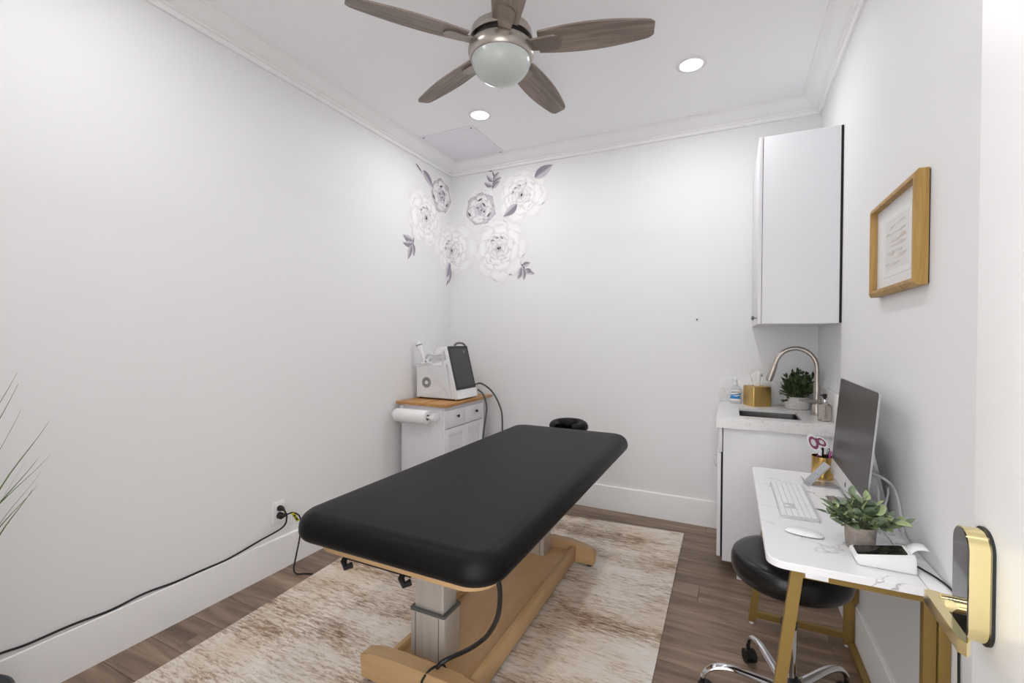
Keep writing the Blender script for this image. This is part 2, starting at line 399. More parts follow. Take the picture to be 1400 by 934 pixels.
# ------------------------------------------------------------------ peony decals (vinyl print, unrolled coordinate u: <0 left wall, >0 back wall)
def mixc(a, b, t): t = max(0, min(1, t)); return tuple(a[i] * (1 - t) + b[i] * t for i in range(3)) + (1,)
def fold_build(bm, name, label, group):
    g = list(bm.verts) + list(bm.edges) + list(bm.faces)
    bmesh.ops.bisect_plane(bm, geom=g, plane_co=(0, 0, 0), plane_no=(1, 0, 0), dist=1e-5)
    for v in bm.verts:
        u, z, off = v.co
        off = off + 0.0008
        if u < -1e-6: v.co = (XL + off, min(YB + u, YB - off), z)
        else: v.co = (max(XL + u, XL + off), YB - off, z)
    me = bpy.data.meshes.new(name); bm.to_mesh(me); bm.free(); me.materials.append(print_m)
    o = bpy.data.objects.new(name, me); C.objects.link(o)
    return tag(o, label, 'wall decal', group)
def petal(bm, lay, cx, cz, ang, L, Wd, off, c_in, c_mid, c_edge, rng, ruff=0.06, narrow=0.0):
    nt_, ns = 9, 9; grid = []
    ph = rng.random() * 6
    for i in range(nt_ + 1):
        t = i / nt_
        w = Wd * (math.sin(PI * (0.06 + 0.74 * t ** 0.9)) ** 0.75)
        row = []
        for j in range(ns + 1):
            s = -1 + 2 * j / ns
            tipc = 1 - 0.24 * abs(s) ** 2.4 * t * t
            l = L * t * tipc * (1 + 0.04 * math.sin(s * 6 + ph) * t)
            x, yv = l, s * w * (1 + ruff * math.sin(t * 9 + ph))
            X = cx + x * math.cos(ang) - yv * math.sin(ang); Z = cz + x * math.sin(ang) + yv * math.cos(ang)
            v = bm.verts.new((X, Z, off))
            e = max(abs(s), t) ** 7
            col = mixc(mixc(c_in, c_mid, t * 1.5), c_edge, e)
            vein = 0.5 + 0.5 * math.sin(s * 16 + ph)
            col = mixc(col, c_in, 0.12 * vein * (1 - t))
            v[lay] = col; row.append(v)
        grid.append(row)
    for i in range(nt_):
        for j in range(ns):
            bm.faces.new((grid[i][j], grid[i][j + 1], grid[i + 1][j + 1], grid[i + 1][j]))
def flower(cx, cz, R, kind, seed, label, rot=0.0):
    rng = random.Random(seed); bm = bmesh.new(); lay = bm.verts.layers.float_color.new('Col'); off = 0.0
    g = lambda v, p=0: (lin((v, v, v))[0], lin((v - p, v - p, v - p))[0], lin((v + p * 0.6, v + p * 0.6, v + p * 0.6))[0])
    wht, hi, soft, mid, dk = g(246), g(252), g(238, 1), g(198, 4), g(120, 6)
    def ring(n, rad, L, Wd, a0, c_in, c_mid, c_edge, jit=0.18, toward=False, spread=2 * PI, base=0.0):
        nonlocal off
        for k in range(n):
            a = a0 + spread * k / n + rng.uniform(-jit, jit); off += 0.00007
            rr = rad * rng.uniform(0.85, 1.15); l = L * rng.uniform(0.88, 1.12)
            px, pz = cx + rr * math.cos(a), cz + rr * math.sin(a)
            petal(bm, lay, px, pz, a + (PI if toward else 0), l, Wd * rng.uniform(0.9, 1.1), off, c_in, c_mid, c_edge, rng)
    if kind == 'white':
        ring(8, 0.30 * R, 0.78 * R, 0.40 * R, rot, g(226, 2), wht, g(230, 2))
        ring(7, 0.20 * R, 0.62 * R, 0.36 * R, rot + 0.4, g(220, 2), hi, g(224, 2))
        ring(7, 0.16 * R, 0.44 * R, 0.26 * R, rot + 0.1, g(214, 3), hi, g(216, 3))
        ring(6, 0.10 * R, 0.32 * R, 0.20 * R, rot + 0.8, g(204, 3), wht, g(206, 3))
        ring(5, 0.05 * R, 0.22 * R, 0.13 * R, rot, g(196, 4), wht, g(206, 4))
        for k in range(3):
            a = rot + 1 + k * 0.5; off += 0.00007
            petal(bm, lay, cx + 0.36 * R * math.cos(a), cz + 0.36 * R * math.sin(a), a + 1.3, 0.17 * R, 0.045 * R, off, dk, mid, soft, rng)
        for k in range(5):
            a = rng.random() * 6.28; q = rng.uniform(0.25, 0.5); off += 0.00007
            petal(bm, lay, cx + q * R * math.cos(a), cz + q * R * math.sin(a), a + 1.5, 0.12 * R, 0.012 * R, off, dk, mid, g(190), rng)
        for k in range(3):
            off += 0.00007
            petal(bm, lay, cx + rng.uniform(-.04, .05) * R, cz + rng.uniform(-.03, .03) * R, 2.1 * k + rot, 0.06 * R, 0.03 * R, off, g(40), g(60), dk, rng)
    else:
        ring(9, 0.36 * R, 0.64 * R, 0.40 * R, rot, g(214, 4), soft, g(246))
        ring(7, 0.34 * R, 0.50 * R, 0.36 * R, rot + 0.3, g(160, 7), g(216, 4), g(170, 6))
        ring(6, 0.20 * R, 0.52 * R, 0.36 * R, rot, soft, wht, g(176, 6))
        ring(5, 0.14 * R, 0.42 * R, 0.28 * R, rot + 0.5, g(210, 4), wht, g(200, 5))
        ring(4, 0.06 * R, 0.30 * R, 0.20 * R, rot + 0.2, g(180, 6), g(232, 3), g(176, 7))
        for (dx, dz, a, l) in ((-.15, .42, .4, .3), (.12, .30, -.9, .28), (.38, -.42, .8, .3), (-.55, -.3, 2.2, .3), (-.2, .12, -.6, .10), (.0, -.02, -.6, .10), (.16, -.12, -.3, .12)):
            off += 0.00007
            petal(bm, lay, cx + dx * R, cz + dz * R, a, l * R, 0.055 * R, off, g(60, 4), dk, mid, rng)
    return fold_build(bm, 'peony_decal', label, 'peony wall decals')
def leaf_shape(bm, lay, x0, z0, x1, z1, w, off, dark, light, bend=0.0):
    n = 10; d = Vector((x1 - x0, z1 - z0)); L = d.length; d.normalize(); nrm = Vector((-d.y, d.x)); rows = []
    for i in range(n + 1):
        t = i / n; ww = w * math.sin(PI * t ** 0.8) ** 0.9 if 0 < t < 1 else 0.0006
        cpt = Vector((x0, z0)) + d * L * t + nrm * bend * math.sin(PI * t)
        row = []
        for s in (-1, -0.4, 0.0, 0.4, 1):
            p = cpt + nrm * ww * s
            v = bm.verts.new((p.x, p.y, off)); v[lay] = mixc(light, dark, 0.85 if s == 0 else (0.75 * (s > 0) + 0.25 * (1 - t))); row.append(v)
        rows.append(row)
    for i in range(n):
        for j in range(4):
            bm.faces.new((rows[i][j], rows[i][j + 1], rows[i + 1][j + 1], rows[i + 1][j]))
def sprig(leaves, stem, label):
    bm = bmesh.new(); lay = bm.verts.layers.float_color.new('Col')
    dark = lin((138, 130, 144)); light = lin((212, 207, 216)); off = 0.0032
    for a, b in zip(stem[:-1], stem[1:]):
        off += 0.0001; leaf_shape(bm, lay, a[0], a[1], b[0], b[1], 0.006, off, lin((70, 64, 74)), lin((120, 112, 122)))
    for (x0, z0, x1, z1, w) in leaves:
        off += 0.0001; leaf_shape(bm, lay, x0, z0, x1, z1, w, off, dark, light, bend=0.006)
    return fold_build(bm, 'leaf_decal', label, 'leaf wall decals')
flower(-0.41, 2.475, 0.24, 'white', 3, 'pale peony decal on the left wall left of the grey one', 0.3)
flower(0.0, 2.255, 0.255, 'white', 11, 'pale peony decal folded around the wall corner', 0.9)
flower(0.745, 2.70, 0.235, 'white', 5, 'pale peony decal under the crown on the back wall', 0.6)
flower(0.52, 2.235, 0.275, 'white', 8, 'large pale peony decal lowest on the back wall', 0.1)
flower(-0.175, 2.735, 0.19, 'grey', 21, 'grey-lavender peony decal on the left wall close to the corner', 0.4)
flower(0.325, 2.62, 0.19, 'grey', 22, 'grey-lavender peony decal in the middle of the back wall cluster', 0.4)
sprig([(-0.46, 2.885, -0.30, 2.77, 0.035)], [(-0.56, 2.91), (-0.47, 2.86)], 'single long grey leaf decal above the left wall peonies')
sprig([(-0.60, 2.24, -0.72, 2.265, 0.028), (-0.60, 2.215, -0.72, 2.20, 0.024), (-0.60, 2.22, -0.58, 2.11, 0.022), (-0.62, 2.20, -0.66, 2.07, 0.022)], [(-0.58, 2.27), (-0.61, 2.17)], 'drooping grey leaf sprig decal lowest on the left wall')
sprig([(-0.03, 2.14, -0.085, 1.985, 0.032), (-0.015, 2.09, -0.045, 1.93, 0.018)], [(-0.05, 1.97), (-0.085, 1.905)], 'hanging grey leaf decal beside the wall corner')
sprig([(0.45, 2.82, 0.365, 2.865, 0.02), (0.45, 2.825, 0.545, 2.89, 0.022), (0.46, 2.86, 0.39, 2.93, 0.018), (0.46, 2.87, 0.52, 2.94, 0.018), (0.455, 2.80, 0.53, 2.855, 0.02)], [(0.45, 2.79), (0.47, 2.90), (0.45, 2.96), (0.41, 2.965)], 'upright grey leaf sprig decal touching the crown moulding')
sprig([(0.875, 2.835, 1.045, 2.925, 0.045)], [], 'broad grey leaf decal pointing away from the wall corner')
sprig([(0.705, 2.625, 0.565, 2.525, 0.038)], [], 'broad grey leaf decal between two back wall peonies')
sprig([(0.76, 2.06, 0.84, 2.085, 0.02), (0.75, 2.05, 0.715, 1.945, 0.022), (0.77, 2.04, 0.775, 1.935, 0.02), (0.79, 2.03, 0.86, 1.985, 0.02), (0.80, 2.0, 0.885, 1.985, 0.012)], [(0.75, 2.08), (0.79, 2.03), (0.87, 1.98)], 'grey leaf sprig decal lowest on the back wall')
nl = MB(); nl.cyl((-0.234, YB, 1.564), (-0.234, YB - 0.012, 1.564), 0.006, seg=10)
tag(nl.build('wall_nail', M('screw', (70, 70, 72), 0.4, 0.8)), 'small metal nail in the bare back wall', 'nail')

# ------------------------------------------------------------------ rug
rg = MB(); n = 40
pts = []
def rugpt(u, v):
    a = Vector((-2.165, 0.70)); b = Vector((-0.268, 0.72)); cc = Vector((-0.292, 3.497)); d = Vector((-2.262, 3.352))
    p = (a * (1 - u) + b * u) * (1 - v) + (d * (1 - u) + cc * u) * v
    if u < 1e-6: p.x += 0.012 * math.sin(v * 7)
    return p
bot = [[rg.bm.verts.new((*rugpt(i / n, j / n), 0.0008)) for j in range(n + 1)] for i in range(n + 1)]
top = [[rg.bm.verts.new((*rugpt(i / n, j / n), 0.0095)) for j in range(n + 1)] for i in range(n + 1)]
for i in range(n):
    for j in range(n):
        rg.bm.faces.new((top[i][j], top[i + 1][j], top[i + 1][j + 1], top[i][j + 1]))
        rg.bm.faces.new((bot[i][j], bot[i][j + 1], bot[i + 1][j + 1], bot[i + 1][j]))
edge = [(i, 0) for i in range(n)] + [(n, j) for j in range(n)] + [(i, n) for i in range(n, 0, -1)] + [(0, j) for j in range(n, 0, -1)]
for (a, b), (c2, d2) in zip(edge, edge[1:] + edge[:1]):
    rg.bm.faces.new((bot[a][b], bot[c2][d2], top[c2][d2], top[a][b]))
rug = rg.build('area_rug', rug_mat())
tag(rug, 'distressed cream and brown area rug under the massage table', 'rug')

# ------------------------------------------------------------------ massage table
R0 = 0.0095
mt = thing('massage_table', 'black vinyl electric massage table on a maple base with two metal columns', 'massage table', (-0.99, 2.05, R0))
def softbox(x0, y0, x1, y1, z0, z1, rc, re, n=8, m=6, crown_h=0.0):
    """rounded-corner pad with rounded top and bottom edges"""
    mb = MB(); rings = []
    def ring(ins, z): return [(a, b, z) for a, b in rrect(x0 + ins, y0 + ins, x1 - ins, y1 - ins, max(0.01, rc - ins), n)]
    for k in range(m + 1):
        a = PI / 2 * k / m; rings.append(ring(re * 0.6 * (1 - math.sin(a)), z0 + re * 0.6 * (1 - math.cos(a))))
    for k in range(m + 1):
        a = PI / 2 * k / m; rings.append(ring(re * (1 - math.cos(a)), z1 - re + re * math.sin(a)))
    for q in (1, 2, 3, 4, 5): rings.append([((x0 + x1) / 2 + (p[0] - (x0 + x1) / 2) * (1 - q * 0.15), (y0 + y1) / 2 + (p[1] - (y0 + y1) / 2) * (1 - q * 0.15), z1 + crown_h * (1 - (1 - q * 0.15) ** 2)) for p in ring(re, z1)])
    return mb.ring_sweep(rings)
cush = softbox(-1.405, 1.085, -0.58, 3.0, 0.702, 0.800, 0.11, 0.058, crown_h=0.006).build('cushion', black_vinyl, mt)
# corner seam of the cover
cs = MB(); sp = []
for k in range(13):
    u = k / 12
    sp.append((-0.735 + 0.135 * u, 1.0895 + 0.003 * math.sin(PI * u) - 0.0 , 0.722 + 0.036 * math.sin(PI * (0.15 + 0.6 * u))))
MB().prism(rrect(-1.345, 1.15, -0.64, 2.94, 0.09, 8), lambda a, b, d: (a, b, d), 0.662, 0.7025).build('table_frame', maple, mt)
hb = MB(); hb.box((-1.21, 1.17, 0.642), (-0.92, 1.195, 0.661), 0.003)
for hxx in (-1.20, -0.95): hb.tube([(hxx, 1.175, 0.655), (hxx, 1.16, 0.64), (hxx + 0.02, 1.15, 0.628), (hxx + 0.03, 1.17, 0.63)], 0.011, 8)
hb.build('accessory_bracket', black_plastic, mt)
# base
def foot(y0, y1):
    pr = [(-1.352, R0 + 0.012), (-0.745, R0 + 0.012), (-0.735, 0.085), (-0.745, 0.105), (-0.80, 0.128), (-0.90, 0.142), (-1.20, 0.142), (-1.30, 0.134), (-1.352, 0.122), (-1.362, 0.105)]
    f = MB().prism(pr, lambda a, b, d: (a, d, b), y0, y1)
    bmesh.ops.bevel(f.bm, geom=[e for e in f.bm.edges], offset=0.005, segments=2, affect='EDGES')
    return f.build('base_foot', maple, mt)
f1 = foot(1.402, 1.462); f2 = foot(2.712, 2.772)
for yy in (1.432, 2.742):
    for xx in (-1.32, -0.775):
        MB().cyl((xx, yy, R0), (xx, yy, R0 + 0.014), 0.018, seg=14).build('foot_pad', black_plastic, f1 if yy < 2 else f2)
MB().box((-1.235, 1.462, 0.072), (-0.865, 2.712, 0.088)).build('base_board', maple_y, mt)
for x0, x1 in ((-1.255, -1.235), (-0.882, -0.858)):
    MB().box((x0, 1.462, 0.034), (x1, 2.712, 0.122), 0.003).build('side_rail', maple_y, mt)
def column(x, y):
    o = MB().prism(rrect(x - 0.085, y - 0.062, x + 0.085, y + 0.062, 0.008, 3), lambda a, b, d: (a, b, d), 0.088, 0.274).build('column_sleeve', satin_alu, mt)
    MB().prism(rrect(x - 0.087, y - 0.064, x + 0.087, y + 0.064, 0.008, 3), lambda a, b, d: (a, b, d), 0.274, 0.285).build('column_gasket', M('grey_gasket', (92, 92, 90), 0.5), o)
    for gx_ in (-0.058, 0.058): MB().box((x + gx_ - 0.0015, y - 0.0632, 0.092), (x + gx_ + 0.0015, y - 0.0618, 0.27)).build('groove', M('groove', (120, 118, 116), 0.5, 0.6), o)
    MB().prism(rrect(x - 0.072, y - 0.05, x + 0.072, y + 0.05, 0.006, 3), lambda a, b, d: (a, b, d), 0.28, 0.662).build('column_post', satin_alu, mt)
column(-1.118, 1.592); column(-1.10, 2.635)
# face cradle
fc = thing('face_cradle', 'black crescent face cushion on an arm at the head of the massage table', 'headrest', (-1.065, 3.17, 0.72))
ring = []
for k in range(25):
    a = math.radians(-60 + 300 * k / 24); ring.append((-1.065 + 0.105 * math.cos(a), 3.17 + 0.10 * math.sin(a), 0.772))
MB().tube(ring, [0.045 * (0.65 + 0.35 * math.sin(PI * k / 24)) for k in range(25)], 12).build('cradle_cushion', black_vinyl, fc)
MB().box((-1.2, 3.005, 0.705), (-0.93, 3.26, 0.726), 0.008).build('cradle_plate', black_plastic, fc)
# cords of the table
def cord(name, pts, r, mat, label, n=8, cat='cord', group=None, seg=8):
    o = MB().tube(smoothpath(pts, n), r, seg).build(name, mat)
    return tag(o, label, cat, group)
cord('control_cord', [(-0.67, 1.30, 0.64), (-0.668, 1.31, 0.58), (-0.685, 1.33, 0.50), (-0.735, 1.38, 0.41), (-0.80, 1.44, 0.32), (-0.88, 1.47, 0.24), (-0.955, 1.475, 0.185), (-0.99, 1.455, 0.165), (-1.0, 1.43, 0.155)], 0.0085, black_plastic, 'thick black control cord hanging from the massage table onto its base')
cord('power_lead', [(-0.985, 1.478, 0.105), (-0.995, 1.470, 0.143), (-1.02, 1.43, 0.1475), (-1.035, 1.392, 0.125), (-1.05, 1.375, 0.06), (-1.08, 1.30, 0.018), (-1.2, 1.15, 0.016)], 0.0045, black_plastic, 'thin black lead draped over the near foot of the massage table')

# ------------------------------------------------------------------ outlet, plugs, cords
ox, oy, oz = XL, 1.858, 0.356
ol = thing('wall_outlet', 'white duplex wall outlet above the left baseboard', 'outlet', (ox, oy, oz))
MB().prism(rrect(oy - 0.038, oz - 0.06, oy + 0.038, oz + 0.06, 0.004, 3), lambda a, b, d: (XL + d, a, b), 0, 0.006).build('cover_plate', M('outlet_white', (250, 250, 250), 0.3), ol)
for dz in (0.022, -0.022):
    MB().prism(rrect(oy - 0.016, oz + dz - 0.015, oy + 0.016, oz + dz + 0.015, 0.007, 4), lambda a, b, d: (XL + d, a, b), 0.006, 0.009).build('socket', white_m, ol)
p1 = thing('outlet_power_cable', 'black power cord from the upper outlet socket running left along the baseboard top', 'cable', (XL + 0.01, oy, oz))
MB().tube([(XL + 0.010, oy, oz + 0.022), (XL + 0.026, oy, oz + 0.022), (XL + 0.04, oy + 0.002, oz + 0.02), (XL + 0.05, oy + 0.004, oz + 0.014)], [0.017, 0.017, 0.011, 0.006], 14).build('plug', black_plastic, p1)
yb_ = [(XL + 0.05, oy + 0.004, oz + 0.014), (XL + 0.06, oy + 0.012, oz - 0.03), (XL + 0.05, oy - 0.01, oz - 0.085), (XL + 0.02, 1.72, 0.235)]
rr = random.Random(2); yy = 1.55
while yy > 0.72:
    yb_.append((XL + 0.0075, yy, BH + 0.006 + rr.choice([0, 0.001, 0.010, 0.016]))); yy -= 0.13
yb_ += [(XL + 0.012, 0.62, BH + 0.02), (XL + 0.03, 0.40, 0.10)]
MB().tube(smoothpath(yb_, 8), 0.0048, 8).build('cable', black_plastic, p1)
p2 = thing('table_power_cord', 'black power cord from the lower outlet socket dropping to the floor toward the rug', 'cord', (XL + 0.01, oy, oz - 0.03))
MB().tube([(XL + 0.010, oy, oz - 0.022), (XL + 0.03, oy, oz - 0.022), (XL + 0.045, oy + 0.006, oz - 0.018), (XL + 0.056, oy + 0.02, oz - 0.014)], [0.020, 0.020, 0.012, 0.006], 14).build('plug', black_plastic, p2)
MB().tube(smoothpath([(XL + 0.056, oy + 0.02, oz - 0.014), (XL + 0.075, oy + 0.05, oz - 0.012), (XL + 0.10, oy + 0.075, oz - 0.05), (XL + 0.115, oy + 0.06, oz - 0.15), (XL + 0.12, oy + 0.03, 0.10), (XL + 0.125, oy + 0.01, 0.03), (XL + 0.15, oy + 0.01, 0.007), (XL + 0.19, oy + 0.03, 0.0075), (-2.224, oy + 0.05, 0.0075)], 8), 0.0046, 8).build('cable', black_plastic, p2)
tg = MB().box((-0.006, -0.001, -0.075), (0.012, 0.001, 0.0), 0.0004)
tg.bm.transform(Matrix.Translation((XL + 0.072, oy + 0.04, oz - 0.012)) @ Matrix.Rotation(math.radians(32), 4, 'X') @ Matrix.Rotation(math.radians(50), 4, 'Z'))
tagp = tg.build('warning_tag', M('yellow_tag', (206, 205, 32), 0.5), p2); tagp['label'] = 'yellow warning tag on the cord'
tgm = MB()
for k, (a, b) in enumerate(((-0.062, -0.048), (-0.042, -0.036), (-0.030, -0.018))): tgm.box((-0.003, -0.0016, a), (0.009, 0.0016, b))
tgm.bm.transform(Matrix.Translation((XL + 0.072, oy + 0.04, oz - 0.012)) @ Matrix.Rotation(math.radians(32), 4, 'X') @ Matrix.Rotation(math.radians(50), 4, 'Z'))
tgm.build('tag_print', black_plastic, tagp)

# ------------------------------------------------------------------ kitchen cart in the corner
CZ = 0.897
ct = thing('storage_cart', 'white storage cart with butcher block top in the room corner', 'cart', (-2.21, 3.24, 0))
CX0, CX1, CY0, CY1 = -2.405, -1.985, 2.935, 3.545
body = MB(); body.box((CX0, CY0, 0.10), (CX1 - 0.02, CY1, CZ - 0.022), 0.002); body.build('cart_body', white_m, ct)
fr = MB(); fr.box((CX1 - 0.02, CY0, 0.845), (CX1, CY1, CZ - 0.022), 0.0015); fr.box((CX1 - 0.02, CY0, 0.10), (CX1, CY0 + 0.012, 0.845), 0.0015); fr.box((CX1 - 0.02, CY1 - 0.018, 0.10), (CX1, CY1, 0.845), 0.0015); fr.build('face_frame', white_m, ct)
npl = 5
for k in range(npl):
    a = -2.44 + 0.485 * k / npl; b = -2.44 + 0.485 * (k + 1) / npl
    bx('top_plank', (a + 0.0004, 2.905, CZ - 0.022), (b - 0.0004, 3.66, CZ), butcher, ct, 0.0015)
ym = (CY0 + 0.012 + CY1 - 0.018) / 2
for y0, y1 in ((CY0 + 0.014, ym - 0.002), (ym + 0.002, CY1 - 0.02)):
    d = bx('drawer', (CX1 - 0.019, y0, 0.703), (CX1 + 0.001, y1, 0.842), white_m, ct, 0.002)
    yc = (y0 + y1) / 2 + 0.01
    MB().lathe([(0.004, 0), (0.004, 0.012), (0.012, 0.016), (0.013, 0.022), (0.008, 0.027), (0.001, 0.028)], (0, 0, 0), 16).build('knob', M('dark_knob', (66, 64, 62), 0.25, 1.0), d, xf=Matrix.Translation((CX1 + 0.001, yc, 0.785)) @ Matrix.Rotation(PI / 2, 4, 'Y'))
    dr = MB(); dr.box((CX1 - 0.019, y0, 0.12), (CX1 - 0.006, y1, 0.695))
    for lo, hi in (((y0, 0.12), (y0 + 0.045, 0.695)), ((y1 - 0.045, 0.12), (y1, 0.695)), ((y0 + 0.045, 0.12), (y1 - 0.045, 0.165)), ((y0 + 0.045, 0.645), (y1 - 0.045, 0.695))):
        dr.box((CX1 - 0.006, lo[0], lo[1]), (CX1 + 0.001, hi[0], hi[1]), 0.001)
    dr.build('cupboard_door', white_m, ct)
for xx in (CX0 + 0.05, CX1 - 0.06):
    for yy in (CY0 + 0.05, CY1 - 0.05):
        zc_ = 0.0355 + (0.0098 if xx > -2.2 or yy < 3.3 and xx > -2.25 else 0); cst = MB(); cst.cyl((xx - 0.012, yy, zc_), (xx + 0.012, yy, zc_), 0.035, seg=18); cst.cyl((xx, yy, 0.03), (xx, yy, 0.10), 0.008, seg=10)
        cst.build('caster', black_plastic, ct)
hr = MB(); hr.tube(smoothpath([(CX1 - 0.06, CY1, 0.745), (CX1 - 0.06, CY1 + 0.05, 0.745), (CX1 - 0.06, CY1 + 0.06, 0.70), (CX1 - 0.06, CY1 + 0.06, 0.45), (CX1 - 0.06, CY1 + 0.05, 0.42), (CX1 - 0.06, CY1, 0.42)], 5), 0.016, 10)
hr.build('towel_rail', white_m, ct)
# paper towel holder + roll on the side of the cart
ph = thing('towel_holder', 'white paper towel holder screwed to the side of the cart', 'towel holder', (-2.2, CY0, 0.80))
for xx in (-2.40, -2.03):
    br = MB(); br.box((xx - 0.022, CY0 - 0.008, 0.72), (xx + 0.022, CY0, 0.865), 0.004); br.box((xx - 0.007, CY0 - 0.105, 0.775), (xx + 0.007, CY0 - 0.006, 0.835), 0.004)
    br.cyl((xx - 0.02, CY0 - 0.083, 0.80), (xx + 0.012, CY0 - 0.083, 0.80), 0.024, seg=20)
    br.build('bracket', whitegloss, ph)
MB().cyl((-2.42, CY0 - 0.083, 0.80), (-2.04, CY0 - 0.083, 0.80), 0.010, seg=12).build('rod', whitegloss, ph)
pr_ = thing('paper_towel_roll', 'white paper towel roll hanging on the cart side', 'paper towel', (-2.25, CY0 - 0.083, 0.80))
X0, X1 = -2.385, -2.085
rl = MB(); seg = 36
def circ(x, r): return [(x, CY0 - 0.083 + r * math.cos(2 * PI * k / seg), 0.80 + r * math.sin(2 * PI * k / seg)) for k in range(seg)]
rl.ring_sweep([circ(X0, 0.022), circ(X0, 0.050), circ(X0 + 0.003, 0.052), circ(X1 - 0.003, 0.052), circ(X1, 0.050), circ(X1, 0.022)], closed=True)
rl.build('paper', paper, pr_)
co = MB(); co.ring_sweep([circ(X0 + 0.002, 0.0215), circ(X1 - 0.002, 0.0215), circ(X1 - 0.002, 0.019), circ(X0 + 0.002, 0.019)], closed=True)
co.build('core', M('cardboard', (96, 84, 72), 0.9), pr_)

# ------------------------------------------------------------------ facial machine on the cart
DY0, DY1, DZ0 = 3.12, 3.44, CZ
dv = thing('facial_machine', 'white facial treatment machine with tilted dark touchscreen on the cart', 'machine', (-2.2, 3.27, CZ))
pf2 = [(-2.405, CZ + 0.012), (-2.03, CZ + 0.012), (-2.015, CZ + 0.03), (-2.085, 1.225), (-2.10, 1.235), (-2.16, 1.215), (-2.405, 1.165)]
b0 = MB().prism(pf2, lambda a, b, d: (a, d, b), DY0 + 0.012, DY1 - 0.012)
b0.build('machine_body', whitegloss, dv)
# raised facets of the side
fs = MB()
def facet(poly, d): fs.prism(poly, lambda a, b, dd: (a, dd, b), DY0 + 0.0125, DY0 - d)
facet([(-2.40, CZ + 0.02), (-2.05, CZ + 0.02), (-2.12, CZ + 0.085)], 0.004)
facet([(-2.315, 1.145), (-2.12, CZ + 0.10), (-2.055, CZ + 0.02), (-2.10, 1.20)], 0.004)
fs.build('side_facet', M('facet_white', (226, 226, 230), 0.3), dv)
bm_ = MB()
fcx, fcz = -2.305, 1.035
for k in range(18):
    a = 2 * PI * k / 18
    ca, sa = math.cos(a), math.sin(a); w = 0.0042
    q = [(fcx + 0.018 * ca - w * 0.6 * sa, fcz + 0.018 * sa + w * 0.6 * ca), (fcx + 0.018 * ca + w * 0.6 * sa, fcz + 0.018 * sa - w * 0.6 * ca), (fcx + 0.046 * ca + w * sa, fcz + 0.046 * sa - w * ca), (fcx + 0.046 * ca - w * sa, fcz + 0.046 * sa + w * ca)]
    bm_.prism(q, lambda a_, b_, d_: (a_, d_, b_), DY0 + 0.0125, DY0 + 0.0112)
bm_.build('fan_vent', black_plastic, dv)
# screen unit: leaning slab, local frame: s along lean, n outward
tx, tz, bx_, bz = -2.098, 1.345, -1.985, CZ + 0.014
ln = Vector((bx_ - tx, 0, bz - tz)); Ls = ln.length; ln.normalize(); nn = Vector((-ln.z, 0, ln.x))
if nn.x < 0: nn = -nn
def scr(a, yv, d): return Vector((tx, yv, tz)) + ln * a + nn * d
sc = MB().prism(rrect(0, DY0, Ls, DY1, 0.014, 4), lambda a, b, d: scr(a, b, d), -0.030, 0.0).build('screen_housing', whitegloss, dv)
MB().prism(rrect(0.004, DY0 + 0.006, Ls - 0.075, DY1 - 0.006, 0.010, 4), lambda a, b, d: scr(a, b, d), 0.0, 0.003).build('screen_bezel', M('screen_bezel', (34, 34, 36), 0.3), sc)
MB().prism(rrect(0.026, DY0 + 0.028, Ls - 0.098, DY1 - 0.028, 0.003, 3), lambda a, b, d: scr(a, b, d), 0.003, 0.0036).build('display', M('display_off', (66, 66, 68), 0.35), sc)
# tray, clear cups and probes on top
tr = MB(); tr.box((-2.43, DY0 - 0.005, 1.178), (-2.135, DY0 + 0.20, 1.184), 0.002)
tr.box((-2.14, DY0 - 0.005, 1.184), (-2.133, DY0 + 0.20, 1.30), 0.002)
glass = M('clear_acrylic', (246, 246, 250), 0.05, alpha=0.32)
tr.build('acrylic_tray', glass, dv)
for (xx, yy, rz) in ((-2.23, DY0 + 0.10, 0.055), (-2.12, DY0 + 0.24, 0.042)):
    MB().lathe([(rz, 0.0), (rz * 1.02, 0.02), (rz * 0.9, rz * 0.5 + 0.02), (rz * 0.6, rz * 0.85 + 0.02), (0.002, rz + 0.02)], (xx, yy, 1.262), 24).build('clear_dome', glass, dv)
hd = MB(); hd.tube([(-2.395, DY0 + 0.01, 1.375), (-2.388, DY0 + 0.012, 1.355), (-2.36, DY0 + 0.02, 1.28), (-2.335, DY0 + 0.03, 1.215)], [0.026, 0.027, 0.021, 0.015], 16)
hw = hd.build('handpiece', whitegloss, dv)
MB().tube([(-2.386, DY0 + 0.0125, 1.350), (-2.384, DY0 + 0.013, 1.344)], [0.0285, 0.0283], 16).build('handpiece_band', M('grey_gasket', (92, 92, 90), 0.5), hw)
hd = MB()
hd.tube(smoothpath([(-2.335, DY0 + 0.03, 1.225), (-2.29, DY0 + 0.02, 1.272), (-2.24, DY0 + 0.03, 1.262), (-2.17, DY0 + 0.05, 1.275)], 5), 0.009, 10)
hd.tube(smoothpath([(-2.32, DY0 + 0.05, 1.20), (-2.26, DY0 + 0.03, 1.235), (-2.20, DY0 + 0.06, 1.235), (-2.16, DY0 + 0.10, 1.22)], 5), 0.010, 10)
hd.build('hose', M('hose_grey', (206, 207, 210), 0.3), dv)
hd = MB(); hd.tube([(-2.305, DY0 + 0.0, 1.212), (-2.285, DY0 + 0.0, 1.218)], 0.014, 12); hd.tube([(-2.36, DY0 + 0.02, 1.195), (-2.25, DY0 + 0.01, 1.20)], [0.01, 0.014], 12); hd.build('probe', whitegloss, dv)
MB().cyl((-2.295, DY0 - 0.016, 1.215), (-2.295, DY0 - 0.013, 1.215), 0.006, seg=10).build('red_tip', M('dark_red', (120, 20, 36), 0.4), dv)
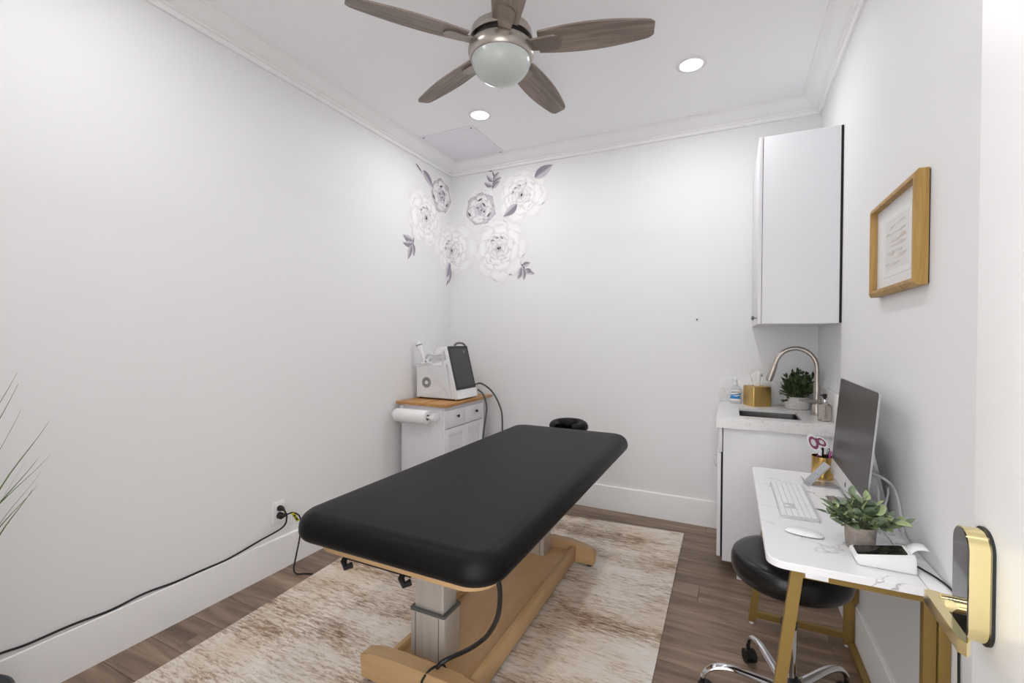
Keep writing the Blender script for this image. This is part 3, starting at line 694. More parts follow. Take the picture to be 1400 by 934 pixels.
hd = MB(); hd.box((-2.145, DY0 + 0.05, 1.225), (-2.105, DY0 + 0.12, 1.325), 0.006); hd.box((-2.14, DY0 + 0.045, 1.235), (-2.115, DY0 + 0.052, 1.262), 0.002); hd.build('cup_holder', whitegloss, dv)
hd = MB(); hd.tube(smoothpath([(-2.10, DY0 + 0.12, 1.345), (-2.10, DY0 + 0.16, 1.365), (-2.10, DY0 + 0.24, 1.365), (-2.10, DY0 + 0.29, 1.345)], 6), 0.009, 10); hd.build('carry_handle', M('grey_metal', (120, 116, 112), 0.35, 0.8), dv)
for xx in (-2.38, -2.06):
    for yy in (DY0 + 0.04, DY1 - 0.04): MB().cyl((xx, yy, CZ), (xx, yy, CZ + 0.013), 0.012, seg=12).build('rubber_foot', black_plastic, dv)
grey_cable = M('grey_cable', (78, 80, 80), 0.45)
cord('machine_hose', [(-2.03, 3.452, 1.0), (-2.0, 3.53, 1.005), (-1.93, 3.60, 0.93), (-1.86, 3.62, 0.80), (-1.83, 3.61, 0.68), (-1.83, 3.60, 0.40), (-1.85, 3.60, 0.02)], 0.0075, grey_cable, 'grey hose arching from the machine and dropping beside the cart', cat='hose')
cord('machine_cable', [(-1.99, 3.452, 0.96), (-1.93, 3.44, 0.92), (-1.88, 3.41, 0.83), (-1.87, 3.37, 0.72), (-1.865, 3.33, 0.60), (-1.86, 3.30, 0.40), (-1.86, 3.28, 0.02)], 0.008, grey_cable, 'grey cable hanging in front of the cart drawers', cat='cable')

# ------------------------------------------------------------------ sink cabinet, worktop, wall cabinet
KT, KY = 0.955, 2.958
sk = thing('sink_cabinet', 'white base cabinet with plain end panel under the worktop', 'cabinet', (0.24, 3.35, 0))
bx('end_panel', (-0.035, 2.985, 0.095), (XR - 0.004, 3.003, KT - 0.062), white_m, sk, 0.001)
t = MB(); t.box((-0.028, 3.005, 0.095), (-0.010, 3.70, KT - 0.062), 0.001); t.box((-0.01, 3.005, 0.095), (XR - 0.006, 3.70, 0.113)); t.build('carcass', white_m, sk)
bx('toe_kick', (0.045, 3.0, 0.0), (0.062, 3.70, 0.095), white_m, sk, 0.001)
bx('toe_end', (0.045, 2.985, 0.0), (0.075, 2.999, 0.094), white_m, sk, 0.001)
d = bx('cabinet_door', (-0.066, 2.99, 0.115), (-0.046, 3.34, 0.735), white_m, sk, 0.0015)
MB().tube(smoothpath([(-0.066, 3.02, 0.715), (-0.078, 3.02, 0.715), (-0.078, 3.02, 0.655), (-0.066, 3.02, 0.655)], 4), 0.004, 8).build('handle', alu, d)
bx('cabinet_door', (-0.066, 3.345, 0.115), (-0.046, 3.695, 0.735), white_m, sk, 0.0015)
bx('drawer_front', (-0.060, 2.99, 0.742), (-0.040, 3.695, KT - 0.066), white_m, sk, 0.0015)
bx('door_gap_shade', (-0.046, 2.995, 0.11), (-0.036, 3.69, 0.74), M('gap_shade', (30, 30, 30), 0.8), sk, 0.0)  # near-black filler: shade of the gap behind the doors, put in as colour
# worktop with a cut-out
SX0, SX1, SY0, SY1 = 0.052, 0.375, 3.065, 3.405
wk = thing('worktop', 'white veined quartz worktop with a sink cut-out', 'worktop', (0.24, 3.35, KT - 0.062))
t = MB()
outer = [(-0.073, KY), (XR - 0.001, KY), (XR - 0.001, YB - 0.001), (-0.073, YB - 0.001)]; inner = [(SX0, SY0), (SX1, SY0), (SX1, SY1), (SX0, SY1)]
t.ring_sweep([[(a, b, KT) for a, b in outer], [(a, b, KT) for a, b in inner], [(a, b, KT - 0.016) for a, b in inner], [(SX0 - 0.02 if a < 0.2 else SX1 + 0.02, SY0 - 0.02 if b < 3.2 else SY1 + 0.02, KT - 0.0162) for a, b in inner], [(a, b, KT - 0.062) for a, b in outer]], closed=True)
t.build('slab', quartz, wk, ang=20)
tag(bx('splashback', (-0.073, YB - 0.021, KT + 0.0002), (XR - 0.001, YB - 0.001, KT + 0.165), quartz, None, 0.0015), 'low white quartz splashback along the back wall', 'splashback')
tag(bx('splashback', (XR - 0.021, KY, KT + 0.0002), (XR - 0.001, YB - 0.022, KT + 0.165), quartz, None, 0.0015), 'low white quartz splashback along the right wall beside the soap', 'splashback')
sn = thing('sink', 'undermount stainless steel sink basin in the worktop', 'sink', (0.21, 3.23, KT - 0.2))
t = MB(); e = 0.004
def rr_(g, z): return [(a, b, z) for a, b in rrect(SX0 - e + g, SY0 - e + g, SX1 + e - g, SY1 + e - g, 0.025, 4)]
t.ring_sweep([rr_(-0.012, KT - 0.0168), rr_(0.003, KT - 0.0168), rr_(0.006, KT - 0.17), rr_(0.02, KT - 0.185), rr_(0.12, KT - 0.19)], cap=False)
t.bm.faces.new([t.bm.verts.new(p) for p in rr_(0.12, KT - 0.19)])
t.build('basin', M('stainless', (150, 148, 146), 0.28, 1.0, var=0.06, vscale=(40, 3, 3)), sn)
MB().lathe([(0.045, 0.003), (0.045, 0.0), (0.03, -0.001), (0.02, -0.004), (0.001, -0.004)], (0.24, 3.25, KT - 0.188), 24).build('drain', chrome, sn)
# faucet
fb = (0.475, 3.30)
fa = thing('faucet', 'brushed nickel gooseneck faucet with pull-down spray head behind the sink', 'faucet', (fb[0], fb[1], KT))
MB().lathe([(0.030, 0), (0.030, 0.004), (0.026, 0.008), (0.026, 0.062), (0.022, 0.068), (0.022, 0.10), (0.001, 0.10)], (*fb, KT), 28).build('faucet_base', nickel, fa)
pth = [(fb[0], fb[1], KT + 0.09), (fb[0], fb[1], KT + 0.20), (fb[0], fb[1], KT + 0.285)]
for k in range(1, 13):
    a = PI * k / 12 * 0.93; r = 0.112
    pth.append((fb[0] - r + r * math.cos(a), fb[1] + 0.0 * k, KT + 0.285 + r * math.sin(a) * 1.1))
MB().tube([(fb[0], fb[1], KT + 0.098), (fb[0], fb[1], KT + 0.2)], 0.0185, 20).build('body_sleeve', nickel, fa)
MB().tube(pth, 0.0135, 16).build('spout', nickel, fa)
e1 = Vector(pth[-1]); dd = (e1 - Vector(pth[-2])).normalized()
MB().tube([e1, e1 + dd * 0.02, e1 + dd * 0.10, e1 + dd * 0.118], [0.0145, 0.018, 0.021, 0.018], 18).build('spray_head', nickel, fa)
t = MB(); t.tube([(fb[0] + 0.03, fb[1] - 0.005, KT + 0.088), (fb[0] - 0.02, fb[1] - 0.02, KT + 0.086), (fb[0] - 0.075, fb[1] - 0.035, KT + 0.092), (fb[0] - 0.095, fb[1] - 0.04, KT + 0.094)], [0.014, 0.014, 0.008, 0.006], 12)
t.build('lever_handle', nickel, fa)
# wall cabinet
wc = thing('wall_cabinet', 'tall white wall cabinet hung on the right wall above the sink', 'cabinet', (0.34, 3.36, 1.5))
UZ0, UZ1, UX = 1.508, 2.583, 0.158
t = MB(); t.box((UX, 2.995, UZ0), (XR - 0.013, 3.013, UZ1), 0.0012); t.build('end_panel', white_m, wc)
t = MB(); t.box((UX, 3.0132, UZ0 + 0.002), (UX + 0.016, 3.722, UZ1 - 0.002)); t.box((UX + 0.0162, 3.0132, UZ0 + 0.004), (XR - 0.004, 3.722, UZ0 + 0.02)); t.box((UX + 0.0162, 3.0132, UZ1 - 0.02), (XR - 0.004, 3.722, UZ1 - 0.002)); t.build('carcass', white_m, wc)
bx('wall_gap_shade', (XR - 0.012, 3.000, UZ0 + 0.004), (XR - 0.001, 3.02, UZ1), M('gap_shade', (30, 30, 30), 0.8), wc, 0.0)  # dark strip painting the shaded gap between cabinet and wall
for k, (y0, y1) in enumerate(((2.993, 3.356), (3.360, 3.722))):
    d = MB(); d.box((UX - 0.021, y0, UZ0 - 0.002), (UX - 0.002, y1, UZ1 + 0.002), 0.002); d = d.build('cabinet_door', white_m, wc)
    if k == 0:
        MB().lathe([(0.0045, 0), (0.0045, 0.014), (0.012, 0.018), (0.014, 0.024), (0.009, 0.03), (0.001, 0.031)], (0, 0, 0), 18).build('knob', M('steel_knob', (140, 138, 136), 0.2, 1.0), d, xf=Matrix.Translation((UX - 0.021, 3.03, UZ0 + 0.035)) @ Matrix.Rotation(-PI / 2, 4, 'Y'))
# ------------------------------------------------------------------ things on the worktop
# tissue box
tb = thing('tissue_box', 'brushed gold cube tissue box cover on the worktop', 'tissue box', (0.165, 3.60, KT))
bxx = rotz((0.168, 3.60, KT), 28)
t = MB(); hw_ = 0.066
sq = rrect(-hw_, -hw_, hw_, hw_, 0.012, 5)
def shr(f, z): return [(0.168 + a * f, 3.60 + b * f, KT + z) for a, b in sq]
t.ring_sweep([shr(1, 0), shr(1, 0.128), shr(0.985, 0.134), shr(0.94, 0.137), shr(0.45, 0.1375), shr(0.42, 0.135)])
t.build('cover', gold_brushed, tb, xf=bxx)
def sheet(mb, base, w, h, seed, spread):
    rows = []; rg_ = random.Random(seed); ph_ = rg_.random() * 6
    for i in range(9):
        v = i / 8; row = []
        for j in range(13):
            u = j / 12 - 0.5
            wd = w * (0.35 + 0.65 * v ** 0.7)
            x = base[0] + u * wd; yv = base[1] + spread * (u * u - 0.1) * v + 0.006 * math.sin(u * 11 + ph_) * v
            z = base[2] + h * v * (1 - 0.25 * abs(u) ** 1.5 * 2 + 0.08 * math.sin(u * 5 + ph_))
            row.append(mb.bm.verts.new((x, yv, z)))
        rows.append(row)
    for i in range(8):
        for j in range(12): mb.bm.faces.new((rows[i][j], rows[i][j + 1], rows[i + 1][j + 1], rows[i + 1][j]))
t = MB(); sheet(t, (0.165, 3.60, KT + 0.132), 0.078, 0.105, 4, 0.12); sheet(t, (0.170, 3.607, KT + 0.132), 0.068, 0.088, 9, -0.10)
ts = t.build('tissue', paper, None, ang=180, loc=(0.165, 3.60, KT + 0.135)); tag(ts, 'white paper tissue pulled up from the gold box', 'tissue')
sd = ts.modifiers.new('solid', 'SOLIDIFY'); sd.thickness = 0.0006
# sanitiser
hs = thing('sanitizer_bottle', 'clear hand sanitizer bottle with blue label and white pump', 'bottle', (0.035, 3.64, KT))
c = (0.035, 3.64, KT)
clear = M('clear_plastic', (226, 229, 232), 0.08, alpha=0.45)
def oval(mb, prof, cc, sx, sy, seg=24):
    return mb.ring_sweep([[(cc[0] + sx * r * math.cos(2 * PI * k / seg), cc[1] + sy * r * math.sin(2 * PI * k / seg), cc[2] + z) for k in range(seg)] for r, z in prof])
t = MB(); oval(t, [(0.85, 0), (0.98, 0.006), (1, 0.02), (1, 0.085), (0.9, 0.108), (0.55, 0.126), (0.40, 0.132), (0.38, 0.138)], c, 0.036, 0.022); t.build('bottle_body', clear, hs)
t = MB(); t.cyl((c[0], c[1], KT + 0.134), (c[0], c[1], KT + 0.150), 0.012, seg=16); t.cyl((c[0], c[1], KT + 0.15), (c[0], c[1], KT + 0.172), 0.005, seg=10); t.cyl((c[0] - 0.0, c[1], KT + 0.172), (c[0], c[1], KT + 0.182), 0.012, 0.009, seg=14); t.cyl((c[0], c[1], KT + 0.177), (c[0] - 0.028, c[1] - 0.008, KT + 0.174), 0.005, seg=8); t.build('pump', M('clear_white_pump', (236, 238, 240), 0.3), hs)
def arcstrip(z0f, z1f, a0, a1, off, mat, name, parent, n=14):
    mb = MB(); vs = []
    for k in range(n + 1):
        a = math.radians(a0 + (a1 - a0) * k / n); p = (c[0] + (0.036 + off) * math.cos(a), c[1] + (0.022 + off) * math.sin(a)); u = k / n
        vs.append((mb.bm.verts.new((*p, KT + z0f(u))), mb.bm.verts.new((*p, KT + z1f(u)))))
    for a_, b_ in zip(vs[:-1], vs[1:]): mb.bm.faces.new((a_[0], b_[0], b_[1], a_[1]))
    return mb.build(name, mat, parent)
lb = arcstrip(lambda u: 0.022, lambda u: 0.098, 195, 345, 0.0006, M('label_white', (232, 230, 230), 0.5), 'label', hs)
blue = M('label_blue', (28, 132, 204), 0.5)
arcstrip(lambda u: 0.036, lambda u: 0.050 + 0.010 * u + 0.004 * math.sin(u * 7), 198, 320, 0.0012, blue, 'label_wave', lb)
arcstrip(lambda u: 0.057 + 0.014 * u ** 2, lambda u: 0.063 + 0.016 * u ** 1.5, 198, 342, 0.0012, blue, 'label_wave', lb)
arcstrip(lambda u: 0.079 + 0.004 * u, lambda u: 0.084 + 0.003 * u, 215, 290, 0.0012, M('label_ink', (52, 54, 62), 0.5), 'label_lettering', lb)
arcstrip(lambda u: 0.080, lambda u: 0.087, 294, 304, 0.0012, M('label_red', (196, 50, 44), 0.5), 'label_dot', lb)
arcstrip(lambda u: 0.040 - 0.007 * math.sin(PI * u), lambda u: 0.040 + 0.007 * math.sin(PI * u), 308, 330, 0.0016, M('label_yellow', (214, 170, 40), 0.5), 'label_badge', lb)
arcstrip(lambda u: 0.040 - 0.004 * math.sin(PI * u), lambda u: 0.040 + 0.004 * math.sin(PI * u), 313, 325, 0.002, M('label_ink', (52, 54, 62), 0.5), 'label_badge_mark', lb)
# soap dispenser
sp_ = thing('soap_dispenser', 'ribbed clear glass soap dispenser with black pump on the worktop', 'soap dispenser', (0.487, 3.10, KT))
c2 = (0.484, 3.095, KT)
t = MB(); seg = 48
prof = [(0.030, 0), (0.0335, 0.004), (0.034, 0.012), (0.034, 0.082), (0.030, 0.094), (0.018, 0.102), (0.014, 0.104), (0.014, 0.112)]
t.ring_sweep([[(c2[0] + (r + (0.0011 if (k // 2) % 2 and 0.002 < z < 0.09 else 0)) * math.cos(2 * PI * k / seg), c2[1] + (r + (0.0011 if (k // 2) % 2 and 0.002 < z < 0.09 else 0)) * math.sin(2 * PI * k / seg), c2[2] + z) for k in range(seg)] for r, z in prof])
t.build('glass_bottle', M('ribbed_glass', (232, 222, 214), 0.03, 0.0, trans=0.9, ior=1.5), sp_, ang=20)
MB().cyl((c2[0], c2[1], KT + 0.108), (c2[0], c2[1], KT + 0.124), 0.0125, seg=18).build('collar', chrome, sp_)
t = MB(); t.cyl((c2[0], c2[1], KT + 0.124), (c2[0], c2[1], KT + 0.134), 0.006, seg=12); t.lathe([(0.010, 0), (0.011, 0.004), (0.011, 0.018), (0.008, 0.022), (0.001, 0.023)], (c2[0], c2[1], KT + 0.133), 18); t.tube([(c2[0], c2[1], KT + 0.147), (c2[0] - 0.018, c2[1] + 0.012, KT + 0.145)], 0.004, 8); t.build('pump_head', black_plastic, sp_)
# potted plant on the worktop
cp = (0.402, 3.56, KT)
pl = thing('potted_plant', 'bushy dark green artificial plant in a pale round pot behind the faucet', 'plant', cp)
MB().lathe([(0.062, 0), (0.068, 0.004), (0.072, 0.03), (0.072, 0.075), (0.066, 0.082), (0.064, 0.076), (0.058, 0.060), (0.001, 0.058)], cp, 32).build('pot', grey_pot, pl)
def leaf_verts(L, Wd, cup=0.15, curl=0.12, n=4):
    rows = []
    for i in range(n + 1):
        t_ = i / n; w = Wd * math.sin(PI * min(1, t_ ** 0.75 * 0.97 + 0.02)) ** 0.8
        z = -curl * L * t_ * t_
        rows.append([(L * t_, -w, z + cup * w), (L * t_, 0, z), (L * t_, w, z + cup * w)])
    return rows
def add_leaf(bm, mtx, L, Wd, cup=0.15, curl=0.12):
    rows = [[bm.verts.new(mtx @ Vector(p)) for p in r] for r in leaf_verts(L, Wd, cup, curl)]
    for a, b in zip(rows[:-1], rows[1:]):
        for j in range(2): bm.faces.new((a[j], a[j + 1], b[j + 1], b[j]))
def orient(p, d, roll):
    d = d.normalized(); up = Vector((0, 0, 1)); s_ = up.cross(d)
    if s_.length < 1e-3: s_ = Vector((1, 0, 0))
    s_.normalize(); n_ = d.cross(s_)
    m_ = Matrix(((d.x, s_.x, n_.x, p[0]), (d.y, s_.y, n_.y, p[1]), (d.z, s_.z, n_.z, p[2]), (0, 0, 0, 1)))
    return m_ @ Matrix.Rotation(roll, 4, 'X')
rng = random.Random(5); fo = MB(); fo2 = MB(); st = MB()
for k in range(60):
    a = rng.random() * 2 * PI; el = rng.uniform(0.15, 1.4) if k > 9 else rng.uniform(-0.25, 0.2); L = rng.uniform(0.15, 0.245) * (0.8 + 0.25 * math.sin(el))
    if el < 0.2: L *= 0.75
    b0_ = Vector((cp[0] + 0.03 * math.cos(a), cp[1] + 0.03 * math.sin(a), KT + 0.06))
    f_ = rng.uniform(0.55, 1.05); tip = Vector((cp[0] + 0.118 * f_ * math.cos(a) * math.cos(el), cp[1] + 0.105 * f_ * math.sin(a) * math.cos(el), KT + 0.085 + 0.185 * f_ * math.sin(el)))
    pa = smoothpath([b0_, b0_.lerp(tip, 0.5) + Vector((0, 0, 0.012)), tip], 4)
    st.tube(pa, 0.0016, 5)
    for q in range(8):
        t_ = 0.3 + 0.7 * q / 7; p_ = b0_.lerp(tip, t_) + Vector((0, 0, 0.02 * math.sin(PI * t_)))
        d_ = (tip - b0_).normalized() + Vector((rng.uniform(-1, 1), rng.uniform(-1, 1), rng.uniform(-0.5, 0.9))) * 0.85
        add_leaf((fo if rng.random() < 0.6 else fo2).bm, orient(p_, d_, rng.uniform(-1, 1)), rng.uniform(0.028, 0.050), rng.uniform(0.007, 0.012))
for mb, mm, nm in ((fo, leaf_d, 'foliage'), (fo2, M('leaf_dark2', (74, 92, 52), 0.5, var=0.4, vscale=(30, 30, 30)), 'foliage')):
    for v in mb.bm.verts: v.co.x = max(0.266, min(v.co.x, XR - 0.024)); v.co.y = min(v.co.y, YB - 0.024); v.co.z = max(v.co.z, KT + 0.012)
    o = mb.build(nm, mm, pl, ang=180); o['kind'] = 'stuff'
st.build('stems', stem_m, pl)

# ------------------------------------------------------------------ picture on the right wall
pic = thing('picture_frame', 'golden wooden frame with a small abstract print on the right wall', 'picture', (XR, 2.03, 1.76))
PY0, PY1, PZ0, PZ1 = 1.79, 2.305, 1.590, 1.945      # y, z extents
fd = 0.038; fw = 0.022
t = MB()
def fring(y0, y1, z0, z1, x): return [(x, y0, z0), (x, y1, z0), (x, y1, z1), (x, y0, z1)]
t.ring_sweep([fring(PY0, PY1, PZ0, PZ1, XR - 0.004), fring(PY0, PY1, PZ0, PZ1, XR - fd + 0.008), fring(PY0 + 0.012, PY1 - 0.012, PZ0 + 0.012, PZ1 - 0.012, XR - fd), fring(PY0 + fw, PY1 - fw, PZ0 + fw, PZ1 - fw, XR - fd), fring(PY0 + fw, PY1 - fw, PZ0 + fw, PZ1 - fw, XR - 0.004)], closed=True)
t.build('frame', oak_gold, pic, ang=15)
bx('backing', (XR - 0.004, PY0 + 0.004, PZ0 + 0.004), (XR - 0.0005, PY1 - 0.004, PZ1 - 0.004), M('black_backing', (20, 20, 20), 0.8), pic, 0.0)
bx('mat_board', (XR - 0.014, PY0 + fw, PZ0 + fw), (XR - 0.010, PY1 - fw, PZ1 - fw), M('mat_board', (236, 235, 232), 0.8), pic, 0.0)
mb_y0, mb_y1, mb_z0, mb_z1 = 1.92, 2.175, 1.675, 1.86
bx('print_sheet', (XR - 0.0152, mb_y0, mb_z0), (XR - 0.0141, mb_y1, mb_z1), M('print_sheet', (226, 224, 221), 0.8), pic, 0.0)
bx('print_border', (XR - 0.0146, mb_y0 - 0.022, mb_z0 - 0.022), (XR - 0.01405, mb_y1 + 0.022, mb_z1 + 0.022), M('print_border', (214, 212, 208), 0.8), pic, 0.0)
bx('print_margin', (XR - 0.0149, mb_y0 - 0.0205, mb_z0 - 0.0205), (XR - 0.0145, mb_y1 + 0.0205, mb_z1 + 0.0205), M('mat_board', (236, 235, 232), 0.8), pic, 0.0)
rng = random.Random(12); inks = [M('ink_sand', (214, 200, 184), 0.8), M('ink_grey', (208, 206, 203), 0.8), M('ink_rose', (216, 206, 196), 0.8)]
for k in range(20):
    yy = rng.uniform(mb_y0 + 0.02, mb_y1 - 0.05); zz = mb_z0 + 0.02 + 0.145 * (k % 7) / 6.5 + rng.uniform(-0.006, 0.006)
    L_ = rng.uniform(0.05, 0.13); L_ = min(L_, mb_y1 - 0.01 - yy); hh = rng.uniform(0.0022, 0.006); n_ = 10; up_ = []; dn = []
    for i in range(n_ + 1):
        u = i / n_; cz_ = zz + 0.0018 * math.sin(u * 5 + k); h2 = hh * math.sin(PI * (0.08 + 0.84 * u))
        up_.append((yy + L_ * u, cz_ + h2)); dn.append((yy + L_ * u, cz_ - h2))
    MB().prism(up_ + dn[::-1], lambda a, b, d: (d, a, b), XR - 0.0153, XR - 0.0156 - 0.00005 * k).build('brush_stroke', inks[k % 3], pic)
bx('glazing', (XR - 0.020, PY0 + fw + 0.0003, PZ0 + fw + 0.0003), (XR - 0.0185, PY1 - fw - 0.0003, PZ1 - fw - 0.0003), M('picture_glass', (235, 238, 240), 0.02, alpha=0.06), pic, 0.0)

# ------------------------------------------------------------------ desk
DT = 0.752
dk = thing('writing_desk', 'white marble-topped desk with gold steel frame against the right wall', 'desk', (0.32, 2.13, 0))
DXa, DXs, DXb, DYa, DYb = 0.106, 0.484, XR - 0.003, 1.578, 2.69
t = MB()
pts = [(DXs, DYa), (DXs, DYb)] + [(DXa + 0.03 + 0.03 * math.cos(math.radians(90 + 15 * k)), DYb - 0.03 + 0.03 * math.sin(math.radians(90 + 15 * k))) for k in range(7)] + [(DXa + 0.05 + 0.05 * math.cos(math.radians(180 + 15 * k)), DYa + 0.05 + 0.05 * math.sin(math.radians(180 + 15 * k))) for k in range(7)]
t.ring_sweep([[(a, b, DT - 0.022) for a, b in pts], [(a, b, DT - 0.002) for a, b in pts], [(a + (0.0015 if a < 0.3 else -0.001), b + (0.0015 if b < 2 else -0.0015), DT) for a, b in pts]])
t.build('desktop', desk_marble, dk)
bx('rear_leaf', (DXs + 0.0025, DYa, DT - 0.022), (DXb, DYb, DT), desk_marble, dk, 0.0012)
def bar(mb, a, b, w=0.028, h=0.028, up=(0, 1, 0)):
    a, b = Vector(a), Vector(b); d_ = (b - a).normalized(); u_ = Vector(up); s_ = d_.cross(u_).normalized(); u_ = s_.cross(d_)
    mb.ring_sweep([[p + s_ * w / 2 * i + u_ * h / 2 * j for i, j in ((-1, -1), (1, -1), (1, 1), (-1, 1))] for p in (a, b)]); return mb
for yf in (1.622, 2.56):
    bar(MB(), (0.190, yf, DT - 0.024), (0.108, yf, 0.012), 0.032, 0.025).build('leg', gold_paint, dk)
    bar(MB(), (0.176, yf, DT - 0.038), (0.484, yf, DT - 0.038), 0.027, 0.0246).build('top_rail', gold_paint, dk)
    bar(MB(), (0.118, yf, 0.05), (0.484, yf, 0.05), 0.026, 0.0246).build('bottom_rail', gold_paint, dk)
    bar(MB(), (0.498, yf, DT - 0.0225), (0.498, yf, 0.012), 0.028, 0.025).build('rear_post', gold_paint, dk)
    g = MB(); g.cyl((0.108, yf, 0.0), (0.108, yf, 0.014), 0.012, seg=12); g.cyl((0.498, yf, 0.0), (0.498, yf, 0.014), 0.010, seg=12); g.build('glide', white_m, dk)
for yf in (1.640, 2.542):
    bar(MB(), (0.5260, yf - (0.012 if yf < 2 else -0.012), DT - 0.0225), (0.5260, yf - (0.012 if yf < 2 else -0.012), 0.0), 0.0245, 0.025).build('wall_post', gold_paint, dk) if False else None
for yf in (1.612, 2.57):
    MB().box((0.5145, yf - 0.0125, 0.205), (0.5385, yf + 0.0125, DT - 0.0225), 0.001).build('wall_post', gold_paint, dk)
    MB().box((0.5130, yf - 0.0125, 0.004), (0.5265, yf + 0.0125, 0.2045), 0.001).build('wall_post_lower', gold_paint, dk)
bar(MB(), (0.512, 1.64, 0.018), (0.512, 2.545, 0.018), 0.026, 0.024, (0, 0, 1)).build('floor_rail', gold_paint, dk)
bx('hook_clip', (0.205, DYa + 0.001, DT - 0.036), (0.262, DYa + 0.03, DT - 0.0222), whitegloss, dk, 0.001)
MB().cyl((0.524, 1.5995, DT - 0.045), (0.524, 1.596, DT - 0.045), 0.007, seg=14).build('screw', M('gold_screw', (206, 186, 130), 0.25, 1.0), dk)

# monitor
mo = thing('desktop_computer', 'all-in-one desktop computer with silver chin and dark screen on the desk', 'computer', (0.42, 2.2, DT))
MXF = Matrix.Translation((0.4515, 2.211, 0)) @ Matrix.Rotation(math.radians(-1.15), 4, 'Z')
MW, MZ0, MZ1 = 0.325, 0.807, 1.243
MXT = MXF @ Matrix.Translation((0, 0, MZ1)) @ Matrix.Rotation(math.radians(4.7), 4, 'Y') @ Matrix.Translation((0, 0, -MZ1))
def mrect(y0, z0, y1, z1, r): return rrect(y0, z0, y1, z1, r, 4)
t = MB()
t.ring_sweep([[(0.0, a, b) for a, b in mrect(-MW, MZ0, MW, MZ1, 0.012)], [(0.006, a, b) for a, b in mrect(-MW, MZ0, MW, MZ1, 0.012)],
              [(0.012, a, b) for a, b in mrect(-MW * 0.9, MZ0 + 0.03, MW * 0.9, MZ1 - 0.03, 0.05)], [(0.028, a, b) for a, b in mrect(-MW * 0.6, MZ0 + 0.09, MW * 0.6, MZ1 - 0.10, 0.08)], [(0.038, a, b) for a, b in mrect(-MW * 0.3, MZ0 + 0.14, MW * 0.3, MZ1 - 0.16, 0.04)]])
t.build('enclosure', alu, mo, xf=MXT)
t = MB().prism(mrect(-MW + 0.001, MZ0 + 0.066, MW - 0.001, MZ1 - 0.001, 0.011), lambda a, b, d: (d, a, b), -0.0012, 0.0)
t.build('screen', M('screen_off', (62, 58, 59), 0.3, spec=0.15), mo, xf=MXT)
t = MB().box((-0.0008, -MW + 0.001, MZ0 + 0.001), (0.0, MW - 0.001, MZ0 + 0.0655)); ch = t.build('chin', M('chin_silver', (214, 214, 216), 0.4, 0.35), mo, xf=MXT)
# small fruit mark on the chin
ap_ = []
for k in range(28):
    a = 2 * PI * k / 28; r = 0.0115 * (1 + 0.10 * math.cos(2 * a) * (1 if math.sin(a) > 0 else 0.4)) * (1 - 0.18 * max(0, math.sin(a)) ** 8 - 0.10 * max(0, -math.sin(a)) ** 10)
    yv, zv = r * math.cos(a), r * math.sin(a)
    bite = math.hypot(yv + 0.0125, zv - 0.002)
    if bite < 0.006: yv = -0.0125 + 0.006 * (yv + 0.0125) / max(bite, 1e-4)
    ap_.append((yv, zv + MZ0 + 0.031))
t = MB().prism(ap_, lambda a, b, d: (d, a, b), -0.0013, -0.0007)
t.prism([(0.0005, MZ0 + 0.0445), (-0.003, MZ0 + 0.046), (-0.0055, MZ0 + 0.0505), (-0.002, MZ0 + 0.0495)], lambda a, b, d: (d, a, b), -0.0013, -0.0007)
t.build('chin_emblem', M('emblem_dark', (46, 46, 48), 0.3), ch, xf=MXT)
t = MB(); sy = 0.10
neck = [(-0.004, 1.04), (0.004, 1.05), (0.030, 1.03), (0.078, 0.80), (0.081, 0.775), (0.076, DT + 0.0005), (-0.085, DT + 0.0005), (-0.085, DT + 0.005), (0.066, DT + 0.006), (0.072, 0.775), (0.069, 0.80), (0.022, 1.01)]
t.prism(neck, lambda a, b, d: (a, d, b), -sy, sy)
t.build('stand', alu, mo, xf=MXF)
wcable = M('white_cable', (206, 206, 206), 0.4)
cord('display_cable', [(0.458, 2.05, 0.92), (0.470, 2.0, 0.90), (0.462, 1.945, 0.865), (0.478, 1.955, 0.845), (0.505, 2.02, 0.87), (0.516, 2.06, 0.885)], 0.0035, wcable, 'thin white cable looping behind the desktop computer', cat='cable')
cord('computer_power_cord', [(0.468, 2.085, 0.93), (0.505, 2.075, 0.915), (0.527, 2.05, 0.895), (0.533, 2.015, 0.86), (0.534, 1.985, 0.81), (0.534, 1.965, 0.77), (0.533, 1.95, 0.758), (0.531, 1.90, 0.7575)], 0.005, wcable, 'white power cord curving from the computer down the right wall', cat='cable')

